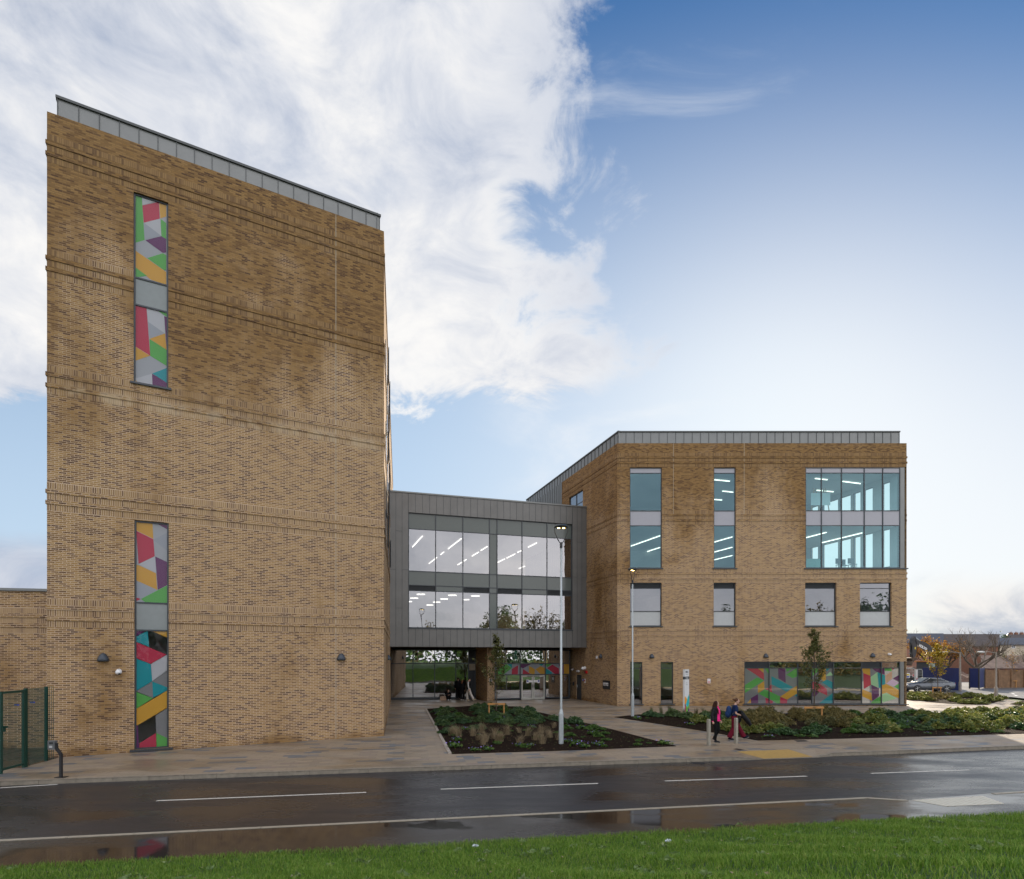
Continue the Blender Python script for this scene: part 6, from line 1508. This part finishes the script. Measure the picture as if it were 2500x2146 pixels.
site_fence(2190,2211,1684,1631,'steel mesh site fence panel at the corner of the brick block')
site_fence(2212.5,2233,1683,1631.5,'steel mesh site fence panel carrying the yellow and blue sign')
site_fence(2236,2252,1683,1634,'steel mesh site fence panel next to the blue hoarding')
def board(x0,y0,x1,y1,d,label,mats,parts_,txt=None):
    a,b=PD(x0,y1,d),PD(x1,y0,d); r=empty('site_sign',((a.x+b.x)/2,a.y,a.z),label,'sign'); mb=MB(); mb.box(a.x,b.x,a.y,a.y+.02,a.z,b.z); mb.build('board',M['white'],r)
    for u0,v0,u1,v1,m,t in parts_:
        mb=MB(); w,h_=b.x-a.x,b.z-a.z; mb.box(a.x+w*u0,a.x+w*u1,a.y-.006,a.y-.002,a.z+h_*v0,a.z+h_*v1); o=mb.build('printed_panel',m,r)
        if t: text(t,h_*(v1-v0)*.55,mats,((a.x+w*(u0+u1)/2),a.y-.010,a.z+h_*(v0+v1)/2),(1,0,0),(0,0,1),o,sx=.7)
board(2208.3,1643.4,2221,1655,61,'white sign with yellow and blue panels on the site fence',M['black'],[(.1,.52,.9,.82,plain('plate_yellow',(.8,.6,.02),.5),'WARNING'),(.1,.1,.9,.4,_pc['sign_blue'],None)])
board(2227.8,1645.2,2232,1652,61,'small red sign on the site fence',M['white'],[(.1,.1,.9,.9,_pc['notice_red'],None)])
a=PD(2235.5,1662,62.5); b=PD(2240.5,1634,62.5); mb=MB(); mb.box(a.x,b.x,a.y,a.y+.15,0,b.z); o=mb.build('barrier_post',M['white'],None); tag(o,'tall white gate post of the building site between fence panels','post')
mb=MB(); mb.face([(a.x,a.y-.01,a.z+.25),(b.x,a.y-.01,a.z+.25),((a.x+b.x)/2,a.y-.01,a.z-.05)][::-1]); mb.build('red_triangle',_pc['notice_red'],o)
# spoil heap
mb=MB(); rg=np.random.default_rng(2); n=40; c=PD(2248,1603,84)
vs_=[]
for i in range(n+1):
    for j in range(12):
        x=c.x-9+18*i/n; y=c.y-5+10*j/11; h_=2.3*max(0,1-abs(x-c.x)/9)**.6*max(0,1-abs(y-c.y)/5)**.7; vs_.append((x,y,h_+rg.normal(0,.12)*(h_>.1)-.1*(h_<=.1)))
mb.v=vs_; mb.f=[(i*12+j,(i+1)*12+j,(i+1)*12+j+1,i*12+j+1) for i in range(n) for j in range(11)]; mb.m=[0]*len(mb.f); mb.uv=[(0,0)]*4*len(mb.f)
tag(mb.build('spoil_heap',plain('spoil',(.14,.085,.06),.95,0,.4,2)),'brown heap of excavated soil behind the site fence','soil heap')
# street lamps on the far road
def road_lamp(x,yb,yt,arm,label,col,rr=.07):
    q=P(x,yb); top=H+(HY-yt)/FP*q.y; r=empty('street_lamp',(q.x,q.y,0),label,'street lamp','lamp columns on the far road')
    mb=MB(); mb.lathe([(.13,0),(.13,.9),(rr,1.0),(rr*.8,top)],(q.x,q.y,0),8); mb.build('pole',col,r,smooth=True)
    mb=MB(); mb.tube([(q.x,q.y,top-.1),(q.x-arm*.4,q.y,top+.02),(q.x-arm*.7,q.y,top)],.035,6); mb.build('bracket',col,r)
    mb=MB(); mb.ellipsoid((q.x-arm*.85,q.y,top),(arm*.22,.16,.10),12,6); mb.build('lamp_head',plain('lamp_white',(.6,.6,.58),.4),r,smooth=True)
road_lamp(2344,1688,1592,1.9,'far lamp column beside the hoarding with its head reaching left',plain('lamp_col',(.24,.21,.18),.6,0,.2),.09)
road_lamp(2432,1706,1592,1.5,'slim far lamp column between the bare tree and the cream house',_pc['lamp_col'])
# fence
def timber_fence():
    a,b=P(2405,1680),P(2620,1677); r=empty('timber_fence',a,'long brown timber fence behind the nearly bare young tree','fence'); F=Fac(a.xy,b.xy)
    mb=MB(); n=int(F.L/.14)
    for i in range(n): F.box(mb,F.L*i/n+.004,F.L*(i+1)/n-.004,0,2.0+.02*math.sin(i*1.7),-.03-.012*(i%2),0)
    mb.build('boards',plain('fence_timber',(.20,.115,.06),.85,0,.3,3),r)
    for i in range(8): mb=MB(); F.box(mb,F.L*i/7-.06,F.L*i/7+.06,0,2.1,.002,.10); mb.build('post',_pc['fence_timber'],r)
timber_fence()
# houses
def house(x0,x1,d,ye,yr,label,wallm,roofm,deep=8,chim=(),wins=(),name='house',over=.3):
    a=PD(x0,HY,d); b=PD(x1,HY,d); ze=H+(HY-ye)/FP*d; zr_=H+(HY-yr)/FP*(d+deep/2); r=empty(name,(a.x,a.y,0),label,'house' if name=='house' else 'outbuilding')
    XX=lambda x,y: x*y/d
    mb=MB(); mb.box8([(a.x,d,-.2),(b.x,d,-.2),(XX(b.x,d+deep),d+deep,-.2),(XX(a.x,d+deep),d+deep,-.2),(a.x,d,ze),(b.x,d,ze),(XX(b.x,d+deep),d+deep,ze),(XX(a.x,d+deep),d+deep,ze)])
    for x in (a.x,b.x): mb.face([(x,d,ze),(XX(x,d+deep),d+deep,ze),(XX(x,d+deep/2),d+deep/2,zr_-.05)])
    mb.build('wall',wallm,r)
    mb=MB(); o=over; k=(zr_-ze)/(deep/2)
    RP=lambda x,y,z:(XX(x,y),y,z)
    for y0_,y1_,za,zb2 in ((d-o,d+deep/2,ze-o*k,zr_),(d+deep/2,d+deep+o,zr_,ze-o*k)):
        mb.box8([RP(a.x-o,y0_,za),RP(b.x+o,y0_,za),RP(b.x+o,y1_,zb2),RP(a.x-o,y1_,zb2),RP(a.x-o,y0_,za+.14),RP(b.x+o,y0_,za+.14),RP(b.x+o,y1_,zb2+.14),RP(a.x-o,y1_,zb2+.14)])
    rf=mb.build('roof',roofm,r)
    for x in chim: p=PD(x,HY,d+deep/2); mb=MB(); mb.box(p.x-.4,p.x+.4,d+deep/2-.35,d+deep/2+.35,zr_-.6,zr_+.55); mb.box(p.x-.45,p.x+.45,d+deep/2-.4,d+deep/2+.4,zr_+.55,zr_+.65); mb.lathe([(.10,zr_+.65),(.09,zr_+.95)],(p.x-.2,d+deep/2,0),8); mb.lathe([(.10,zr_+.65),(.09,zr_+.95)],(p.x+.2,d+deep/2,0),8); mb.build('chimney',wallm,rf)
    for xa,ya,xb,yb in wins:
        p=PD(xa,yb,d); q=PD(xb,ya,d); mb=MB(); mb.box(p.x,q.x,d-.04,d+.0-.002,p.z,q.z); w=mb.build('window',M['white'],r)
        mb=MB(); mb.box(p.x+.1,(p.x+q.x)/2-.04,d-.052,d-.045,p.z+.1,q.z-.1); mb.box((p.x+q.x)/2+.04,q.x-.1,d-.052,d-.045,p.z+.1,q.z-.1); mb.build('pane',plain('house_glass',(.05,.06,.07),.1),w)
slate=plain('slate_roof',(.075,.08,.095),.6,0,.15,2); pink=plain('far_brick',(.30,.155,.11),.9,0,.12,2)
house(2120,2300,112,1576,1548,'long terrace with red brick walls and a slate roof behind the excavator',pink,slate,9,(2180,),[(2262,1592,2268,1601),(2284,1590,2290,1600)])
house(2301.5,2437,116,1577,1549.5,'brown roofed terrace behind the bare tree',plain('far_brick_brown',(.24,.12,.08),.9,0,.12,2),plain('brown_slate',(.085,.07,.065),.8,0,.2,2),9,(),[(2305,1578,2311,1587),(2330,1579,2336,1588),(2360,1579,2366,1588)])
house(2441,2560,104,1574,1559,'cream rendered house with a dark roof at the right edge',plain('cream_render',(.55,.47,.36),.9,0,.06),slate,8,(),[(2469.5,1574.8,2478.5,1583)])
house(2400,2640,84,1632,1602,'low outbuilding with a broad brown roof behind the timber fence',pink,plain('brown_tiles',(.13,.085,.07),.9,0,.35,1.5),14,name='outbuilding')
house(2452,2580,175,1560,1549.5,'dark roofed house with chimneys on the skyline at the right edge',plain('far_brick_brown',(.2,.1,.07),.9),plain('brown_slate',(.08,.07,.065),.8),9,(2468,2481,2494))
# far tree belt
rg=np.random.default_rng(8); n=14000; C=np.stack([rg.uniform(60,420,n),rg.normal(262,6,n),rg.uniform(0,1,n)**.8*8.5],1); C[:,2]*=.65+.2*np.sin(C[:,0]*.11)+.15*np.sin(C[:,0]*.37); V,F_=leaves(C,1.6,rg,1.2,.1)
tag(npmesh('far_trees',V,F_,LM['olive']),'dark belt of far trees along the horizon','trees',kind='stuff')
# litter on the lawn
for px,py in ((1161,2065),(1631,2052)):
    q=P(px,py,.25); 
    for it in range(6): q=P(px,py,float(mound_h(q.x,q.y))+.04)
    mb=MB(); rg=np.random.default_rng(int(px)); 
    mb.ellipsoid(q,(.055,.035,.02),8,6); mb.v=[tuple(Vector(v)+Vector(rg.normal(0,.010,3))) for v in mb.v]
    tag(mb.build('litter',plain('litter_plastic',(.6,.66,.7),.4)),'crumpled pale plastic litter on the grass, '+('left of centre' if px<1300 else 'right of centre'),'litter')

# ---- furniture seen through the upper corner glazing
def inside(x,y,zf):
    d=FP*(H-zf)/(y-HY); return Vector(((x-CX)/FP*d,d,zf))
zf1=slabs[1][1]; zf2=slabs[2][1]
def fchair(x,off,zf,label):
    p=FR.pt(ru(x),zf,-off); r=empty('chair',p,label,'chair','chairs inside the corner rooms'); mt=plain('chair_plastic',(.03,.035,.04),.6)
    mb=MB(); mb.box(p.x-.22,p.x+.22,p.y-.22,p.y+.22,zf+.44,zf+.47); mb.build('seat',mt,r)
    mb=MB(); mb.box(p.x-.22,p.x+.22,p.y+.2,p.y+.23,zf+.55,zf+.95); mb.build('backrest',mt,r)
    for a in (-.19,.19):
        for b in (-.19,.19): mb=MB(); mb.box(p.x+a-.015,p.x+a+.015,p.y+b-.015,p.y+b+.015,zf,zf+.44); mb.build('leg',M['galv'],r)
fchair(2075,1.2,zf1,'dark chair behind the lower corner glazing, left one of three'); fchair(2093,1.6,zf1,'dark chair behind the lower corner glazing, middle one of three'); fchair(2104,1.1,zf1,'dark chair behind the lower corner glazing, right one of three')
p=FR.pt(ru(1985),zf1,-.9); r=empty('desk_screen',p,'pale green desk screen behind the lower left pane of the corner glazing','screen'); mb=MB(); mb.box(p.x-.9,p.x+1.1,p.y,p.y+.04,zf1,zf1+.85); mb.build('panel',plain('screen_green',(.18,.34,.30),.8),r)
for x,lab in ((2018,'wooden easel behind the upper corner glazing, left of the pair'),(2043,'wooden easel behind the upper corner glazing, right of the pair')):
    p=FR.pt(ru(x),zf2,-1.5); r=empty('easel',p,lab,'easel','easels behind the upper corner glazing'); mb=MB()
    for a in (-.35,.35): mb.bar((p.x+a,p.y,zf2),(p.x+a*.2,p.y+.1,zf2+2.1),.05)
    mb.bar((p.x,p.y+.7,zf2),(p.x,p.y+.1,zf2+2.0),.05); mb.build('leg',M['timber'],r); mb=MB(); mb.box(p.x-.35,p.x+.35,p.y-.05,p.y-.02,zf2+.8,zf2+1.7); mb.build('board',M['white'],r)
# ================================================================== CAMERA, LIGHT, SKY
cam=bpy.data.cameras.new('camera'); co=bpy.data.objects.new('camera',cam); COL.objects.link(co)
co.location=(0,0,H); co.rotation_euler=(math.pi/2,0,0); cam.sensor_width=36; cam.lens=36*FP/2500
cam.shift_y=(HY-1073)/2500; cam.clip_end=3000; cam.clip_start=.1
S.camera=co
sl=bpy.data.lights.new('sun','SUN'); so=bpy.data.objects.new('sun',sl); COL.objects.link(so)
sd=Vector((math.sin(R(SUN_AZ))*math.cos(R(SUN_EL)),math.cos(R(SUN_AZ))*math.cos(R(SUN_EL)),math.sin(R(SUN_EL))))
so.rotation_euler=sd.to_track_quat('Z','Y').to_euler(); sl.energy=4.2; sl.angle=R(.6); sl.color=(1,.86,.68)
W=bpy.data.worlds.new('World'); S.world=W; W.use_nodes=True; nt=W.node_tree
bg=nt.nodes['Background']; bg.inputs['Strength'].default_value=.1
sky=N(nt,'ShaderNodeTexSky',sky_type='NISHITA'); sky.sun_disc=False; sky.sun_elevation=R(SUN_EL); sky.sun_rotation=R(SUN_AZ)
sky.air_density=1.0; sky.dust_density=.7; sky.ozone_density=2.0
d=N(nt,'ShaderNodeTexCoord').outputs['Generated']; sp=N(nt,'ShaderNodeSeparateXYZ'); L(nt,d,sp.inputs[0]); X,Y,Z=sp.outputs
n1=noise(nt,mapping(nt,d,(1,1,1.5),loc=(3.1,.4,1.7)),2.3,12,.60,.35)
n2=noise(nt,mapping(nt,d,(1,1,1.3),loc=(7.3,2.2,.7)),1.3,6,.55,.2)
n3=noise(nt,mapping(nt,d,(1.2,1,2.2),loc=(1.3,5.2,4.7)),6.5,10,.62,.5)
ya=math_(nt,'MAXIMUM',math_(nt,'ABSOLUTE',Y),.12)
u=math_(nt,'DIVIDE',X,ya); v=math_(nt,'DIVIDE',Z,ya)
uw=math_(nt,'ADD',u,math_(nt,'ADD',math_(nt,'MULTIPLY',math_(nt,'SUBTRACT',n2,.5),.95),math_(nt,'MULTIPLY',math_(nt,'SUBTRACT',n3,.5),.85)))
uw=math_(nt,'SUBTRACT',uw,math_(nt,'MULTIPLY',smooth(nt,v,.62,.48),.10))
left=smooth(nt,uw,.36,-.12)
base=math_(nt,'ADD',v,math_(nt,'MULTIPLY',math_(nt,'SUBTRACT',n2,.5),.25))
above=smooth(nt,math_(nt,'ADD',base,math_(nt,'MULTIPLY',math_(nt,'SUBTRACT',n3,.5),.25)),.38,.50)
lowL=math_(nt,'MULTIPLY',smooth(nt,uw,-.62,-.74),smooth(nt,v,.30,.16))
front=math_(nt,'MAXIMUM',math_(nt,'MULTIPLY',left,above),math_(nt,'MULTIPLY',lowL,.9))
lowR=math_(nt,'MULTIPLY',smooth(nt,u,.64,.80),smooth(nt,math_(nt,'ADD',v,math_(nt,'MULTIPLY',n3,.06)),.20,.12))
isf=math_(nt,'GREATER_THAN',Y,0.0)
cov=math_(nt,'ADD',math_(nt,'MULTIPLY',front,isf),math_(nt,'MULTIPLY',math_(nt,'SUBTRACT',1.0,isf),.80))
dens=math_(nt,'ADD',math_(nt,'ADD',math_(nt,'MULTIPLY',n1,.75),math_(nt,'MULTIPLY',n3,.25)),math_(nt,'MULTIPLY',math_(nt,'SUBTRACT',cov,.5),.72))
den=smooth(nt,dens,.44,.86)
shade=math_(nt,'ADD',math_(nt,'MULTIPLY',n2,.6),math_(nt,'MULTIPLY',n3,.4))
farl=smooth(nt,u,-.15,-.75)
cc=ramp(nt,math_(nt,'SUBTRACT',shade,math_(nt,'MULTIPLY',farl,.10)),[(.31,(2.5,2.85,3.6)),(.44,(4.1,4.25,4.6)),(.53,(5.3,5.25,5.2)),(.64,(5.9,5.8,5.6))])
back=ramp(nt,shade,[(.25,(7.6,7.8,8.8)),(.7,(12.8,12.4,12.2))])
cc=mixc(nt,isf,back,cc)
hs=N(nt,'ShaderNodeHueSaturation'); hs.inputs['Saturation'].default_value=1.45; L(nt,sky.outputs[0],hs.inputs['Color'])
ss=N(nt,'ShaderNodeSeparateColor'); L(nt,hs.outputs[0],ss.inputs[0]); cm=N(nt,'ShaderNodeCombineColor')
for i,(g_,mx_) in enumerate(((.80,7.8),(.80,8.2),(.86,8.8))):
    t_=math_(nt,'MULTIPLY',ss.outputs[i],g_); L(nt,math_(nt,'DIVIDE',math_(nt,'MULTIPLY',t_,1.15),math_(nt,'POWER',math_(nt,'ADD',1.0,math_(nt,'POWER',math_(nt,'DIVIDE',t_,mx_),1.6)),.62)),cm.inputs[i])
hz_w=smooth(nt,v,1.25,.12); skyc=mixc(nt,math_(nt,'MULTIPLY',hz_w,.80),mixc(nt,1.0,cm.outputs[0],(.64,.74,.80),'MULTIPLY'),mixc(nt,smooth(nt,u,-.3,.7),(3.5,4.3,5.2),(5.3,5.4,5.5)))
wi=noise(nt,mapping(nt,d,(1,1,2.6),loc=(9.1,3.3,2.7)),2.6,10,.62,.6)
wreg=math_(nt,'MULTIPLY',math_(nt,'MULTIPLY',smooth(nt,u,-.1,.12),smooth(nt,u,.62,.30)),smooth(nt,v,.15,.40))
skyc=mixc(nt,math_(nt,'MULTIPLY',math_(nt,'MULTIPLY',smooth(nt,wi,.53,.74),wreg),.55),skyc,(5.2,5.3,5.4))
c=mixc(nt,den,skyc,cc)
lr=mixc(nt,smooth(nt,math_(nt,'ADD',n3,math_(nt,'MULTIPLY',v,1.3)),.45,.75),(2.5,2.8,3.4),(5.2,5.0,4.8))
c=mixc(nt,math_(nt,'MULTIPLY',math_(nt,'MULTIPLY',lowR,isf),.9),c,lr)
L(nt,c,bg.inputs['Color'])
S.view_settings.view_transform='Standard'; S.view_settings.look='None'; S.view_settings.exposure=EXPO; S.view_settings.gamma=1
S.cycles.max_bounces=8; S.cycles.transparent_max_bounces=16; S.cycles.sample_clamp_indirect=6
S.cycles.caustics_reflective=False; S.cycles.caustics_refractive=False
